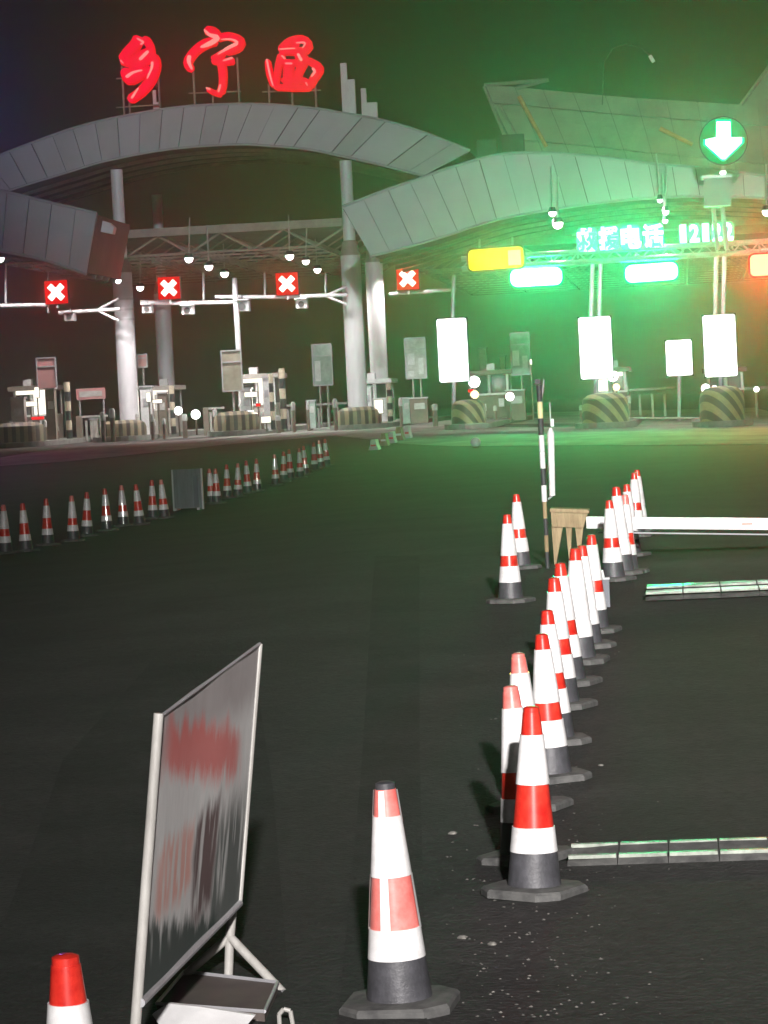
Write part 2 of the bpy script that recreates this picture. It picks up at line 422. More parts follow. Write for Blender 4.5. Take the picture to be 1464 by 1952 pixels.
# rear roof behind the right canopy
YD = 128
topD = [(923, 162), (985, 166), (1054, 173), (1189, 185), (1324, 194), (1464, 203), (1620, 215)]
botD = [(985, 292), (1040, 296), (1150, 306), (1250, 318), (1340, 326), (1464, 342), (1620, 355)]
org = W(1250, 330, YD); org.y = YD
rear = thing('rear_roof', org, 'large flat-topped rear roof looming green-brown behind the right canopy', 'roof')
T = [W(x, y, YD) - org for x, y in interp(topD, 12)]; B = [W(x, y, YD) - org for x, y in interp(botD, 12)]
lv = [0, .27, .48, .80, 1.0]; offs = [0, 0.22, 0.0, 0.30]
for r in range(4):
    for k in range(12):
        q = [T[k].lerp(B[k], lv[r]), T[k + 1].lerp(B[k + 1], lv[r]), T[k + 1].lerp(B[k + 1], lv[r + 1] - .006), T[k].lerp(B[k], lv[r + 1] - .006)]
        dx = 0.012
        pts = [(q[3].x + dx, q[3].z), (q[2].x - dx, q[2].z), (q[1].x - dx, q[1].z), (q[0].x + dx, q[0].z)]
        j = random.uniform(-.03, .03)
        MB().prism(pts, offs[r] + j, offs[r] + .5).build('roof_panel', rearm, rear)
mb = MB()
pts = [(p.x, p.z - .05) for p in T] + [(p.x, p.z + .05) for p in B[::-1]]
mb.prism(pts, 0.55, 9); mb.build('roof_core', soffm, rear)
for (a, b, lab) in (((990, 185), (1042, 281), 'pale orange diagonal strut'), ((1258, 246), (1320, 277), 'dull yellow diagonal strut')):
    o = MB().tube(W(*a, YD) - org + Vector((0, -.35, 0)), W(*b, YD) - org + Vector((0, -.35, 0)), .10, .09, 8).build('strut', orange, rear); o['label'] = lab
for (a, b) in (((923, 164), (975, 290)), ((952, 200), (1000, 290)), ((1046, 152), (985, 168)), ((923, 162), (1046, 152))):
    MB().tube(W(*a, YD) - org, W(*b, YD) - org, .09, None, 6).build('edge_brace', trussm, rear)
for (x0, y0, x1, y1) in ((908, 268, 948, 298), (956, 258, 1000, 290)):
    a = W(x0, y0, YD - 2) - org; b = W(x1, y1, YD - 2) - org
    MB().box(((a.x + b.x) / 2, -2, (a.z + b.z) / 2), (b.x - a.x, .5, a.z - b.z)).build('roof_unit', soffm, rear)
# steep gable at the right edge
YG = 135; org = W(1450, 210, YG)
gb = thing('gable_roof', org, 'sloping gable end cut by the right edge above the rear roof', 'roof')
pts = [W(x, y, YG) - org for x, y in ((1404, 212), (1470, 122), (1560, 60), (1700, 60), (1700, 230), (1404, 230))]
MB().prism([(p.x, p.z) for p in pts][::-1], 0, 4).build('gable_panel', rearm, gb)
MB().path([p + Vector((0, -.08, 0)) for p in pts[:4]], .10, 6).build('ridge_trim', trussm, gb)

# bent lamp arm above the rear roof
base = W(1150, 190, 128); 
lm = thing('roof_lamp', base, 'thin bent arm with one small lamp above the rear roof', 'lamp')
pp = [W(x, y, 128) - base for x, y in ((1148, 200), (1152, 120), (1168, 92), (1195, 84), (1222, 90), (1240, 108))]
MB().path(pp, .035, 6).build('arm', soffm, lm)
e = pp[-1]; MB().box((e.x + .05, 0, e.z - .1), (.16, .12, .34), 0, 0, -.5).build('lamp_head', whitep, lm)

# flat lower roof slabs with space frame
def slab_roof(name, label, px0, px1, py, Y0, Y1, cell=2.7):
    a = W(px0, py, Y0); b = W(px1, py + 0.05 * 0, Y0); zc = W((px0 + px1) / 2, py, Y0).z
    org = Vector(((a.x + b.x) / 2, Y0, zc)); w = b.x - a.x
    root = thing(name, org, label, 'roof')
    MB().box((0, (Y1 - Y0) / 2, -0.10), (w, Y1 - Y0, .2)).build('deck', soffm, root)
    MB().box((0, -.12, -0.12), (w + .2, .2, .34)).build('edge_beam', trussm, root)
    h = 1.05; nx = int(w / cell); ny = int((Y1 - Y0) / cell)
    rest = MB()
    x0 = -w / 2
    for j in range(ny + 1):
        for i in range(nx):
            xa = x0 + i * cell; xm = xa + cell / 2; xb = xa + cell; y = j * cell + .25
            if j == 0:
                MB().tube((xa, y, -.25), (xm, y, -h), .055, None, 6).build('brace', trussm, root)
                MB().tube((xb, y, -.25), (xm, y, -h), .055, None, 6).build('brace', trussm, root)
                if i < nx - 1: MB().tube((xm, y, -h), (xm + cell, y, -h), .06, None, 6).build('bottom_chord', trussm, root)
            else:
                rest.tube((xa, y, -.25), (xm, y, -h), .05, None, 4); rest.tube((xb, y, -.25), (xm, y, -h), .05, None, 4)
                if i < nx - 1: rest.tube((xm, y, -h), (xm + cell, y, -h), .05, None, 4)
            if j < ny: rest.tube((xm, y, -h), (xm, y + cell, -h), .05, None, 4)
    tag(rest.build('space_frame', trussm, root), kind='stuff')
    return root
slab_roof('flat_roof', 'brown flat roof deck on a triangulated space frame between the white columns', -60, 700, 437, 121, 150)
slab_roof('flat_roof', 'green-lit flat roof deck with truss under the right curved fascia', 730, 1640, 445, 116, 146)

# ------------------------------------------------------------------ columns
def column(px, w, ytop, ybot, Y, label, up=None, clamps=()):
    b = W(px + 0.05 * 0, ybot, Y); s = F / Y
    z0 = gz(b.x, Y); t = W(px - (ybot - ytop) * 0.05, ytop, Y)
    r = w / 2 / s
    root = thing('column', (b.x, Y, z0), label, 'column', 'round columns carrying the toll roof')
    H = t.z - z0
    MB().lathe([(r, 0), (r, H * .5), (r, H)], 24).build('shaft', colm, root, smooth=True)
    MB().lathe([(r * 1.45, 0), (r * 1.45, .35), (r * 1.02, .5)], 24).build('plinth', kerbm, root, smooth=True)
    MB().lathe([(r * 1.0, H), (r * .75, H + .55), (r * .62, H + .6)], 16).build('capital', trussm, root, smooth=True)
    if up:
        H2 = W(px, up, Y).z - z0
        MB().lathe([(r * .62, H + .55), (r * .62, H2)], 16).build('upper_shaft', colm, root, smooth=True)
    for c in clamps:
        zc = W(px, c, Y).z - z0
        MB().lathe([(r + .03, zc - .04), (r + .03, zc + .04)], 20).build('clamp_band', steel, root, smooth=True)
    return root
column(248, 38, 520, 812, 115.5, 'left front white round column with gantry clamps and pipe bracket', 322, (570, 590, 609))
column(321, 32, 560, 795, 139, 'slimmer white column behind the left front column', 370)
column(683, 38, 487, 792, 115.5, 'tall white round column left of the leftmost bright light box', 305)
column(726, 34, 500, 775, 131, 'white column partly hidden behind the tall middle column', None)
# masts through the roof
def mast(px, ytop, ystep, ybot, w1, w2, Y, label):
    b = W(px, ybot, Y); s = F / Y; z = b.z
    root = thing('roof_mast', (b.x, Y, z), label, 'mast')
    zs = W(px, ystep, Y).z - z; zt = W(px, ytop, Y).z - z
    MB().box((0, 0, zs / 2), (w2 / s, .3, zs)).build('lower_post', colm, root)
    MB().box((-(w2 - w1) / 2 / s, 0, (zs + zt) / 2 + .002), (w1 / s, .22, zt - zs)).build('upper_post', colm, root)
mast(667, 120, 152, 225, 12, 26, 119, 'taller stepped grey mast on the roof right of the red characters')
mast(706, 168, 196, 232, 10, 30, 121, 'shorter blurred roof mast right of the taller one')
mast(300, 172, 195, 222, 6, 12, 119, 'stubby roof post right of the first red character')

# grey bracket beside the left fascia
g = W(198, 430, 101); br = thing('roof_bracket', g, 'pale grey bracket sticking out right of the left fascia', 'bracket')
pts = [W(x, y, 101) - g for x, y in ((184, 440), (214, 446), (217, 433), (207, 424), (187, 418))]
MB().prism([(p.x, p.z) for p in pts], 0, .5).build('bracket_plate', colm, br)

# ------------------------------------------------------------------ rooftop characters
def stroke_mesh(name, strokes, Y, org, mat, parent, yo=0.0, dep=0.30):
    """brush strokes as raised rounded solids; strokes = [([(px,py),...],[halfwidths])]"""
    mb = MB(); s = F / Y
    for k, (pts, ws) in enumerate(strokes):
        q = interp(pts, max(6, 3 * len(pts)))
        m = len(q) - 1; L = []; Rr = []
        for i, (x, y) in enumerate(q):
            a = q[max(i - 1, 0)]; b = q[min(i + 1, m)]; dx, dy = b[0] - a[0], b[1] - a[1]; l = math.hypot(dx, dy) or 1
            t = i / m * (len(ws) - 1); j = min(int(t), len(ws) - 2); w = ws[j] + (ws[j + 1] - ws[j]) * (t - j)
            if i in (0, m): w *= 0.55
            nx, ny = -dy / l * w, dx / l * w
            L.append((x + nx, y + ny)); Rr.append((x - nx, y - ny))
        # quads with thickness, each stroke at its own depth so faces never coincide
        y0 = yo - 0.004 * k; d = dep
        vl = [W(x, y, Y) - org for x, y in L]; vr = [W(x, y, Y) - org for x, y in Rr]
        n = len(vl); vs = []
        for arr, yy in ((vl, y0), (vr, y0), (vl, y0 + d), (vr, y0 + d)): vs += [(v.x, yy, v.z) for v in arr]
        fs = []
        for i in range(n - 1):
            fs += [(i, i + 1, n + i + 1, n + i), (2 * n + i, 3 * n + i, 3 * n + i + 1, 2 * n + i + 1), (i, 2 * n + i, 2 * n + i + 1, i + 1), (n + i, n + i + 1, 3 * n + i + 1, 3 * n + i)]
        fs += [(0, n, 3 * n, 2 * n), (n - 1, 3 * n - 1, 4 * n - 1, 2 * n - 1)]
        mb.add(vs, fs)
    return mb.build(name, mat, parent)
def Z1(*p): return [(x / 2.928, y / 2.928) for x, y in p]
def Z2(*p): return [(450 + x / 2.928, y / 2.928) for x, y in p]
YS = 118
chars = [
 ('first red brush character, left of the rooftop sign',
  [(Z1((775, 200), (750, 250), (700, 300), (672, 335)), [13, 14, 13, 9]),
   (Z1((672, 330), (730, 345), (800, 300), (835, 285)), [10, 12, 12, 9]),
   (Z1((800, 205), (835, 260), (830, 320), (760, 375), (700, 425)), [9, 9, 10, 11, 9]),
   (Z1((690, 380), (720, 440), (790, 410), (840, 380)), [10, 14, 12, 10]),
   (Z1((850, 300), (868, 350), (845, 430), (790, 505), (715, 560)), [8, 12, 13, 12, 11])],
  [(Z1((765, 215), (800, 235), (785, 250)), [3, 3]), (Z1((780, 335), (830, 285)), [5, 5]),
   (Z1((850, 345), (848, 380), (822, 440)), [5, 3, 2]), (Z1((705, 432), (745, 405), (795, 392)), [6, 4, 2]), (Z1((735, 550), (775, 490)), [4, 2]), (Z1((672, 335), (690, 355)), [2, 2])]),
 ('second red brush character, middle of the rooftop sign',
  [(Z1((1140, 165), (1190, 180), (1215, 225)), [9, 13, 12]),
   (Z1((1210, 225), (1140, 245), (1080, 290), (1045, 350), (1070, 395)), [10, 12, 11, 11, 8]),
   (Z1((1205, 215), (1270, 200), (1335, 225), (1325, 260), (1250, 290)), [8, 9, 11, 12, 8]),
   (Z1((1250, 290), (1215, 310), (1180, 330)), [8, 7, 7]),
   (Z1((1180, 335), (1240, 345), (1305, 335)), [8, 8, 9]),
   (Z1((1225, 310), (1240, 400), (1240, 470), (1225, 525)), [9, 10, 9, 9]),
   (Z1((1235, 525), (1190, 515), (1155, 495)), [7, 6, 5])],
  [(Z1((1140, 165), (1170, 195), (1215, 210), (1180, 240), (1120, 265)), [3, 6, 9, 8, 3]), (Z1((1060, 310), (1055, 345), (1075, 390)), [7, 6, 3]),
   (Z1((1235, 222), (1290, 220), (1325, 240), (1270, 270), (1215, 305)), [2, 3, 6, 5, 1]), (Z1((1245, 340), (1300, 322)), [2, 4]), (Z1((1232, 470), (1220, 515)), [3, 3]), (Z1((1150, 490), (1175, 500)), [3, 3])]),
 ('third red brush character, right of the rooftop sign',
  [(Z2((240, 285), (290, 235), (360, 215), (400, 240), (385, 280), (240, 285)), [9, 10, 9, 9, 9, 8]),
   (Z2((310, 250), (345, 262)), [12, 10]),
   (Z2((172, 330), (185, 410), (208, 482)), [6, 8, 7]),
   (Z2((255, 300), (235, 360), (225, 430), (215, 485)), [10, 8, 7, 7]),
   (Z2((290, 330), (290, 480)), [13, 13]),
   (Z2((330, 300), (375, 330), (350, 400), (335, 470)), [12, 12, 9, 8]),
   (Z2((210, 485), (300, 488), (420, 490)), [7, 8, 7]),
   (Z2((390, 330), (462, 380), (430, 440), (410, 490)), [7, 10, 10, 8]),
   (Z2((230, 345), (310, 350), (400, 345)), [7, 8, 7]),
   (Z2((250, 445), (400, 450)), [7, 7])],
  [(Z2((172, 330), (190, 420), (208, 480)), [3, 3, 2]), (Z2((345, 300), (368, 340)), [5, 4]), (Z2((335, 240), (385, 240), (370, 270)), [2, 3, 2]),
   (Z2((425, 380), (440, 400), (420, 430)), [5, 4, 2]), (Z2((255, 310), (275, 330)), [3, 3]), (Z2((275, 355), (315, 355)), [3, 3]), (Z2((240, 275), (330, 270)), [2, 2]), (Z2((390, 460), (400, 480)), [3, 2])]),
]
org = W(420, 205, YS)
sign = thing('rooftop_sign', org, 'three glowing red brush-written characters standing on the middle roof', 'sign')
for lab, st, hi in chars:
    ch = stroke_mesh('character', [(p, [w * 1.28 + 1.2 for w in ws]) for p, ws in [(p, [v / 1.05 * .62 for v in ws]) for p, ws in st]], YS, org, E_neonr, sign, 0.12, 0.2)
    ch['label'] = lab
    f = stroke_mesh('character_face', [(p, [v * .62 for v in ws]) for p, ws in st], YS, org, E_neon, ch, 0.0, 0.1)
    for p, ws in hi: stroke_mesh('highlight_stroke', [(p, [v * .55 for v in ws])], YS, org, E_neonh, ch, -0.09, 0.06)  # pale strokes paint highlights onto the letter faces
for (x, y0, y1) in ((232, 120, 232), (246, 180, 230), (300, 110, 216), (368, 130, 207), (405, 175, 206), (452, 110, 204), (512, 160, 206), (556, 165, 207), (600, 140, 212)):
    a = W(x, y0, YS + .5) - org; b = W(x + (y1 - y0) * .05, y1, YS + .5) - org
    MB().tube(a, b, .05, None, 6).build('support_post', trussm, sign)
for (x0, y0, x1, y1) in ((222, 150, 304, 146), (222, 205, 304, 200), (360, 178, 460, 174), (500, 175, 612, 172)):
    MB().tube(W(x0, y0, YS + .5) - org, W(x1, y1, YS + .5) - org, .035, None, 6).build('support_rail', trussm, sign)
spot_sign = bpy.data.lights.new('sign_glow', 'AREA'); spot_sign.energy = 130; spot_sign.color = (1, 0.03, 0.04)
spot_sign.shape = 'RECTANGLE'; spot_sign.size = 8; spot_sign.size_y = 2
so = bpy.data.objects.new('sign_glow', spot_sign); COL.objects.link(so); so.parent = sign
so.location = W(418, 125, YS) - org + Vector((0, -.4, 0)); so.rotation_euler = (math.radians(-90), 0, 0)

# ------------------------------------------------------------------ pipe gantry with crosses, cameras
YP = 114.0
def pipe_gantry(pts, label, braces, hang):
    base = W(*pts[0], YP); root = thing('pipe_gantry', base, label, 'gantry', 'pipe gantries carrying the lane signals')
    q = [W(x, y, YP) - base for x, y in pts]
    MB().path(q, .075, 8).build('pipe', colm, root)
    for a, b in braces: MB().tube(W(*a, YP) - base, W(*b, YP) - base, .05, None, 6).build('brace', colm, root)
    for (x, y0, y1) in hang:
        MB().tube(W(x - .5, y0, YP + .05) - base, W(x, y1, YP + .05) - base, .05, None, 6).build('hanger', steel, root)
    return root
pipe_gantry([(-60, 584), (92, 581)], 'pale pipe cut by the left edge, hung from the purple-tinted roof', [], [(11, 502, 582)])
pipe_gantry([(112, 596), (228, 589)], 'short pipe arm braced to the left front column', [((190, 588), (226, 569)), ((190, 594), (226, 611))], [(92, 518, 596)])
pipe_gantry([(268, 576), (330, 578), (444, 576)], 'pipe running from the left front column to the thin middle post', [], [(388, 520, 576)])
pipe_gantry([(410, 566), (530, 566), (662, 562)], 'bright pipe reaching the tall middle column with a forked brace', [((625, 562), (660, 546)), ((625, 566), (660, 580))], [(505, 520, 564), (621, 520, 563)])
pipe_gantry([(742, 560), (810, 556), (870, 552)], 'short dim pipe under the rightmost red cross', [], [(800, 520, 557)])
# thin middle post from the gantry to the sign board below it
b = W(455, 668, 113.6)
po = thing('thin_post', (b.x, 113.6, b.z), 'thin pale vertical post from the pipe down to the pale sign board', 'post')
zt = W(447, 530, 113.6).z - b.z
MB().tube((0, 0, -.5), (-.02, 0, zt), .11, .10, 10).build('tube', colm, po, smooth=True)

def cross_signal(px, py, w, Y, label, hz=True):
    s = F / Y; c = W(px, py, Y); h = w / s
    root = thing('lane_signal', (c.x, Y, c.z - h / 2), label, 'traffic light', 'red cross lane signals')
    MB().box((0, .12, h / 2), (h, .2, h)).build('housing', dark, root)
    MB().box((0, .005, h / 2), (h * .97, .03, h * .97)).build('red_halo', E_redb, root)  # glowing square paints the red halo behind the cross
    a = h * .29; t = h * .24; mb = MB()
    mb.box((0, -.03, h / 2), (a * 2.75, .05, t), 0, 0, math.radians(45)).box((0, -.034, h / 2), (a * 2.75, .05, t), 0, 0, math.radians(-45))
    mb.box((0, -.036, h / 2), (h * .30, .05, h * .30))
    mb.build('cross', E_whtX, root)
    MB().tube((0, .1, -.01), (0, .1, -.16), .05).build('foot_clamp', steel, root)
    panel_light('signal_light', root, (0, -.12, h / 2), h, h, 42, (1, 0.02, 0.01))
cross_signal(107, 557, 46, YP - .3, 'red cross lane signal at the left, above the pink board')
cross_signal(322, 549, 44, YP - .3, 'red cross lane signal in front of the second column')
cross_signal(547, 541, 44, YP - .3, 'red cross lane signal between thin post and tall middle column')
cross_signal(777, 531, 44, YP - .3, 'red cross lane signal right of the white columns')
def camera_box(px, py, w, h, Y, label, mat=whitep):
    s = F / Y; c = W(px, py, Y)
    root = thing('camera', (c.x, Y, c.z - h / 2 / s), label, 'camera', 'cameras hung under the pipe gantries')
    x, z = w / s, h / s
    MB().box((0, .1, z * .42), (x, .55, z * .8)).build('camera_body', mat, root)
    MB().box((0, -.02, z * .93), (x * 1.15, .7, z * .1)).build('sun_hood', mat, root)
    MB().tube((0, -.22, z * .4), (0, -.16, z * .4), x * .28, None, 12).build('lens', dark, root)
    MB().tube((0, .1, z), (0, .1, z * 1.4), .03).build('hanger', steel, root)
camera_box(133, 603, 18, 18, 113.8, 'dull grey camera under the short left pipe arm', steel)
camera_box(281, 588, 18, 18, 113.8, 'dim box camera just right of the left front column', steel)
camera_box(358, 590, 21, 19, 113.6, 'bright white camera below the pipe, right of the second column')
camera_box(462, 582, 26, 24, 113.8, 'purple-grey equipment box right of the thin post', steel)
camera_box(575, 578, 21, 20, 113.6, 'bright white camera below the pipe near the tall middle column')

# ------------------------------------------------------------------ spotlights under the roofs
lampdef = [(173, 517, 10, 'beside the left fascia'), (225, 534, 6, 'touching the left side of the left front column'), (267, 547, 7, 'touching the right side of the left front column'),
 (360, 492, 8, 'first of three falling in a line right of the second column'), (398, 507, 8, 'middle of three falling in a line right of the second column'), (428, 520, 8, 'last of three falling in a line, nearest the thin post'),
 (552, 487, 8, 'above the third red cross'), (583, 497, 7, 'middle of three right of the third red cross'), (605, 513, 7, 'lowest of three right of the third red cross'),
 (743, 489, 7, 'just under the left tip of the right fascia'), (768, 505, 6, 'right above the fourth red cross'), (1, 492, 7, 'cut by the left photo edge'),
 (1053, 405, 7, 'upper of a pair under the right fascia'), (1063, 425, 10, 'lower and larger of a pair under the right fascia'),
 (1258, 381, 5, 'tiny top one of three above the green text'), (1269, 403, 6, 'middle of three above the green text'), (1268, 420, 5, 'bluish lowest of three just above the green text'), (1462, 402, 9, 'cut by the right photo edge')]
for i, (px, py, r, lab) in enumerate(lampdef):
    Y = 112.0 if px < 900 else 99.0
    if px in (267, 428, 605, 768): Y = 130.0
    elif px in (397, 583): Y = 121.0
    c = W(px, py, Y); s = F / Y; R = r / s
    root = thing('spotlight', c, 'small white roof spotlight ' + lab, 'spotlight', 'white spotlights under the roofs')
    MB().lathe([(R * .75, .12), (R * 1.05, 0), (R * 1.1, -.05)], 14, (0, 0, .06)).build('housing', dark, root, smooth=True)
    mb = MB(); prof = [(R * math.cos(t * math.pi / 2 / 5) + .001, -R * 1.15 * math.sin(t * math.pi / 2 / 5)) for t in range(6)]
    mb.lathe([(R * .8, R * .7), (R, R * .3)] + prof, 14); mb.build('lamp_glass', E_wht, root, smooth=True)
    MB().tube((0, .05, .15), (random.uniform(-.1, .1), .3, 1.6), .03).build('hanger', steel, root)
    spot('lamp_light', root, (0, 0, -.25), (0.0, .3, -3), (750 if Y < 115 else 1300) if px < 900 else 500, (1, .93, .90), 150, .12)

# ------------------------------------------------------------------ text helper
def text_mesh(txt, name, mat, parent, xc, zc, w, h, y, offset=0.0, ext=0.05, slope=0.0):
    cu = bpy.data.curves.new(name, 'FONT'); cu.body = txt; cu.size = 1; cu.extrude = 0.5; cu.offset = offset
    cu.resolution_u = 2
    to = bpy.data.objects.new(name, cu); COL.objects.link(to)
    bpy.context.view_layer.update()
    me = bpy.data.meshes.new_from_object(to.evaluated_get(bpy.context.evaluated_depsgraph_get()))
    bpy.data.objects.remove(to)
    X = [v.co.x for v in me.vertices]; Yv = [v.co.y for v in me.vertices]
    sx = w / (max(X) - min(X)); sy = h / (max(Yv) - min(Yv)); mx = (max(X) + min(X)) / 2; my = (max(Yv) + min(Yv)) / 2
    for v in me.vertices:
        x, yy, z = v.co; x2 = (x - mx) * sx
        v.co = (xc + x2, y - z * ext * 2, zc + (yy - my) * sy + slope * x2)
    me.materials.clear(); me.materials.append(mat); me.name = name
    o = bpy.data.objects.new(name, me); COL.objects.link(o); o.parent = parent; return o

# ------------------------------------------------------------------ green displays
YL = 97.0
GREEN = (0.0, 1.0, 0.28)
c = W(1240, 475, YL)
ts = thing('led_text_sign', c, 'large green-white glowing characters and number 12122 below the right roof', 'sign')
s = F / YL
def bloom_plate(cx, cz, w, h, jx):  # outline of the emissive plate imitating bloom around each glyph
    pts = []
    for i in range(20):
        a = math.tau * i / 20; r = 1 / max(abs(math.cos(a)), abs(math.sin(a))); r = min(r, 1.22) * (1 + jx.uniform(-.04, .04))
        pts.append((cx + r * math.cos(a) * w / 2, cz + r * math.sin(a) * h / 2))
    return pts
jr = random.Random(3)
for k, chh in enumerate('救援电话'):
    px = 1119 + k * 42; py = 457 - k * 2.6
    p = W(px, py, YL) - c
    pl = MB().prism(bloom_plate(p.x, p.z, 40 / s, 47 / s, jr), 0, .05).build('bloom_backing', E_bloom, ts)
    text_mesh(chh, 'led_character', E_led, pl, p.x, p.z, 39 / s, 45 / s, -.02, 0.045, .02)
for k, chh in enumerate('12122'):
    px = 1302 + k * 21.5; py = 446 - k * 1.2
    p = W(px, py, YL) - c; w = 12 if chh == '1' else 18
    text_mesh(chh, 'led_digit', E_led, ts, p.x, p.z, w / s, 34 / s, -.06, 0.04, .04)
    MB().prism(bloom_plate(p.x, p.z, (w + 5) / s, 38 / s, jr), 0, .05).build('bloom_backing', E_bloom, ts)
for y in (440, 474):
    MB().tube(W(1090, y + 8, YL + .25) - c, W(1400, y - 8, YL + .25) - c, .04).build('mounting_rail', steel, ts)
a = W(1180, 455, YL - .5) - c; panel_light('text_glow', ts, a, 3.0, .9, 440, GREEN)
a = W(1345, 445, YL - .5) - c; panel_light('text_glow', ts, a, 1.8, .7, 120, (.1, 1, .3))
for x in (1100, 1200, 1300, 1395): MB().tube(W(x, 470, YL + .25) - c, W(x + 2, 492 - (x - 1100) * .06, YL + .5) - c, .035).build('mounting_strut', steel, ts)
# beam that carries the text
b0 = W(880, 506, YL + .5); b1 = W(1640, 462, YL + .5)
bm_ = thing('gantry_beam', b0, 'long horizontal steel beam under the green text', 'gantry')
for dz in (-.12, .22):
    MB().tube((0, 0, dz), b1 - b0 + Vector((0, 0, dz)), .09, None, 8).build('chord', steel, bm_)
L = b1 - b0
for k in range(22):
    MB().tube(L * (k / 22) + Vector((0, 0, -.12)), L * ((k + .5) / 22) + Vector((0, 0, .22)), .03, None, 4).build('lattice_bar', steel, bm_)
    MB().tube(L * ((k + .5) / 22) + Vector((0, 0, .22)), L * ((k + 1) / 22) + Vector((0, 0, -.12)), .03, None, 4).build('lattice_bar', steel, bm_)

def led_board(px0, px1, py0, py1, Y, face, back, label, power, col, rnd=.3, slope=0):
    s = F / Y; c = W((px0 + px1) / 2, py1, Y); w = (px1 - px0) / s; h = (py1 - py0) / s
    root = thing('led_board', (c.x, Y, c.z), label, 'display')
    def rr(w, h, r, zc, k=4):
        pts = []
        for (cx, cz, a0) in ((w / 2 - r, h / 2 - r, 0), (-w / 2 + r, h / 2 - r, 90), (-w / 2 + r, -h / 2 + r, 180), (w / 2 - r, -h / 2 + r, 270)):
            for i in range(k + 1):
                a = math.radians(a0 + 90 * i / k); pts.append((cx + r * math.cos(a), cz + r * math.sin(a) + zc))
        return pts
    def sl(pts): return [(x, z + slope * x) for x, z in pts]
    MB().prism(sl(rr(w, h, h * rnd, h / 2)), -.05, .05).build('screen', face, root)
    MB().prism(sl(rr(w + .12, h + .12, h * rnd + .05, h / 2)), .06, .14).build('fringe_rim', back, root)  # glowing green and red rims paint the colour fringe around screens
    MB().prism(sl(rr(w + .02, h + .02, .05, h / 2)), .15, .35).build('cabinet', dark, root)
    for sx in (-.3, .3):
        MB().tube((sx * w, .25, h), (sx * w, .5, h + .35), .035).build('hanger', steel, root)
    if power: panel_light('board_light', root, (0, -.15, h / 2), w, h, power, col)
    return root
yb = led_board(894, 999, 473, 513, 96.5, E_yel, pm('olive_rim', (.2, .18, .02)), 'yellow rectangular display left of the green text', 70, (1, .8, .1), .22, .02)
sY = F / 96.5
for (x, z) in ((-.88, .1), (-.88, -.62 + 1.2), (.85, .1), (.85, .55)):
    pass
MB().box((.62, -.058, .35), (.42, .012, .5)).build('pale_patch', E_yelh, yb)
led_board(974, 1072, 511, 545, 98.0, E_led, E_ledb, 'green-white blown-out display overlapping below the yellow display', 400, GREEN, .38)
led_board(1193, 1292, 503, 536, 98.0, E_led, E_ledb, 'green-white display hanging right under the green text', 430, GREEN, .38, .02)
led_board(1432, 1530, 484, 524, 96.5, em('led_red_hot', (1.0, .42, .25), 2.2), E_redb, 'white-hot red-fringed display cut by the right edge', 750, (1, .04, .02), .2)

# ------------------------------------------------------------------ lane masts with light boxes (right)
def lightbox(px0, px1, py0, py1, pyb, Y, label, post_top=None, twin=False):
    s = F / Y; c = W((px0 + px1) / 2, pyb, Y); z0 = gz(c.x, Y)
    root = thing('light_box', (c.x, Y, z0), label, 'light box', 'bright white light boxes on posts')
    tp = W((px0 + px1) / 2, py0, Y).z - z0; bt = W((px0 + px1) / 2, py1, Y).z - z0
    w = (px1 - px0) / s; h = tp - bt; r = .08
    pts = []
    for (cx, cz, a0) in ((w / 2 - r, tp - r, 0), (-w / 2 + r, tp - r, 90), (-w / 2 + r, bt + r, 180), (w / 2 - r, bt + r, 270)):
        for i in range(5):
            a = math.radians(a0 + 90 * i / 4); pts.append((cx + r * math.cos(a), cz + r * math.sin(a)))
    xo = W((px0 + px1) / 2, (py0 + py1) / 2, Y).x - c.x
    pts = [(x + xo, z) for x, z in pts]
    MB().prism(pts, -.06, .10).build('lit_face', E_box, root)
    MB().box((xo, .2, (tp + bt) / 2), (w + .06, .18, h + .06)).build('cabinet', dark, root)
    MB().tube((0, .15, 0), (xo * .8, .15, bt), .07, None, 10).build('post', steel, root, smooth=True)
    if post_top:
        zt = W((px0 + px1) / 2, post_top, Y).z - z0; xt = W((px0 + px1) / 2 , post_top, Y).x - c.x
        for dx in ((-.12, .16) if twin else (.03,)):
            MB().tube((xo + dx, .2, tp), (xt + dx, .2, zt), .075, None, 10).build('upper_post', steel, root, smooth=True)
    return root
lightbox(835, 891, 607, 728, 812, 104, 'leftmost large blank white light box', 525)
lightbox(1105, 1166, 604, 722, 808, 101, 'middle large blank white light box under the green text', 500, True)
lightbox(1342, 1403, 600, 718, 806, 100, 'rightmost large blank white light box below the arrow', 480, True)
lightbox(1270, 1319, 648, 716, 806, 112, 'smaller squarish white light box left of the rightmost one')

# arrow signal on its bracket
YA = 95.0; sA = F / YA
c = W(1368, 395, YA)
ar = thing('arrow_signal', c, 'round green signal with white downward arrow above a grey box', 'traffic light')
def rel(px, py): v = W(px, py, YA) - c; return v
MB().prism([(rel(x, y).x, rel(x, y).z) for x, y in ((1342, 394), (1394, 391), (1394, 340), (1342, 340))], 0, .5).build('control_box', panelm2, ar)
MB().prism([(rel(x, y).x, rel(x, y).z) for x, y in ((1338, 341), (1396, 338), (1396, 333), (1338, 335))], -.1, .55).build('box_lid', steel, ar)
p = rel(1378, 331); MB().lathe([(.06, -.04), (.11, .0), (.09, .08)], 10, (p.x, -.1, p.z)).build('small_lamp', E_box, ar)
p = rel(1379, 268)
def disc(mb, x, z, r, y0, y1, n=32): return mb.prism([(x + r * math.cos(math.tau * i / n), z + r * math.sin(math.tau * i / n)) for i in range(n)], y0, y1)
disc(MB(), p.x, p.z, 46 / sA, .1, .3).build('signal_housing', dark, ar)
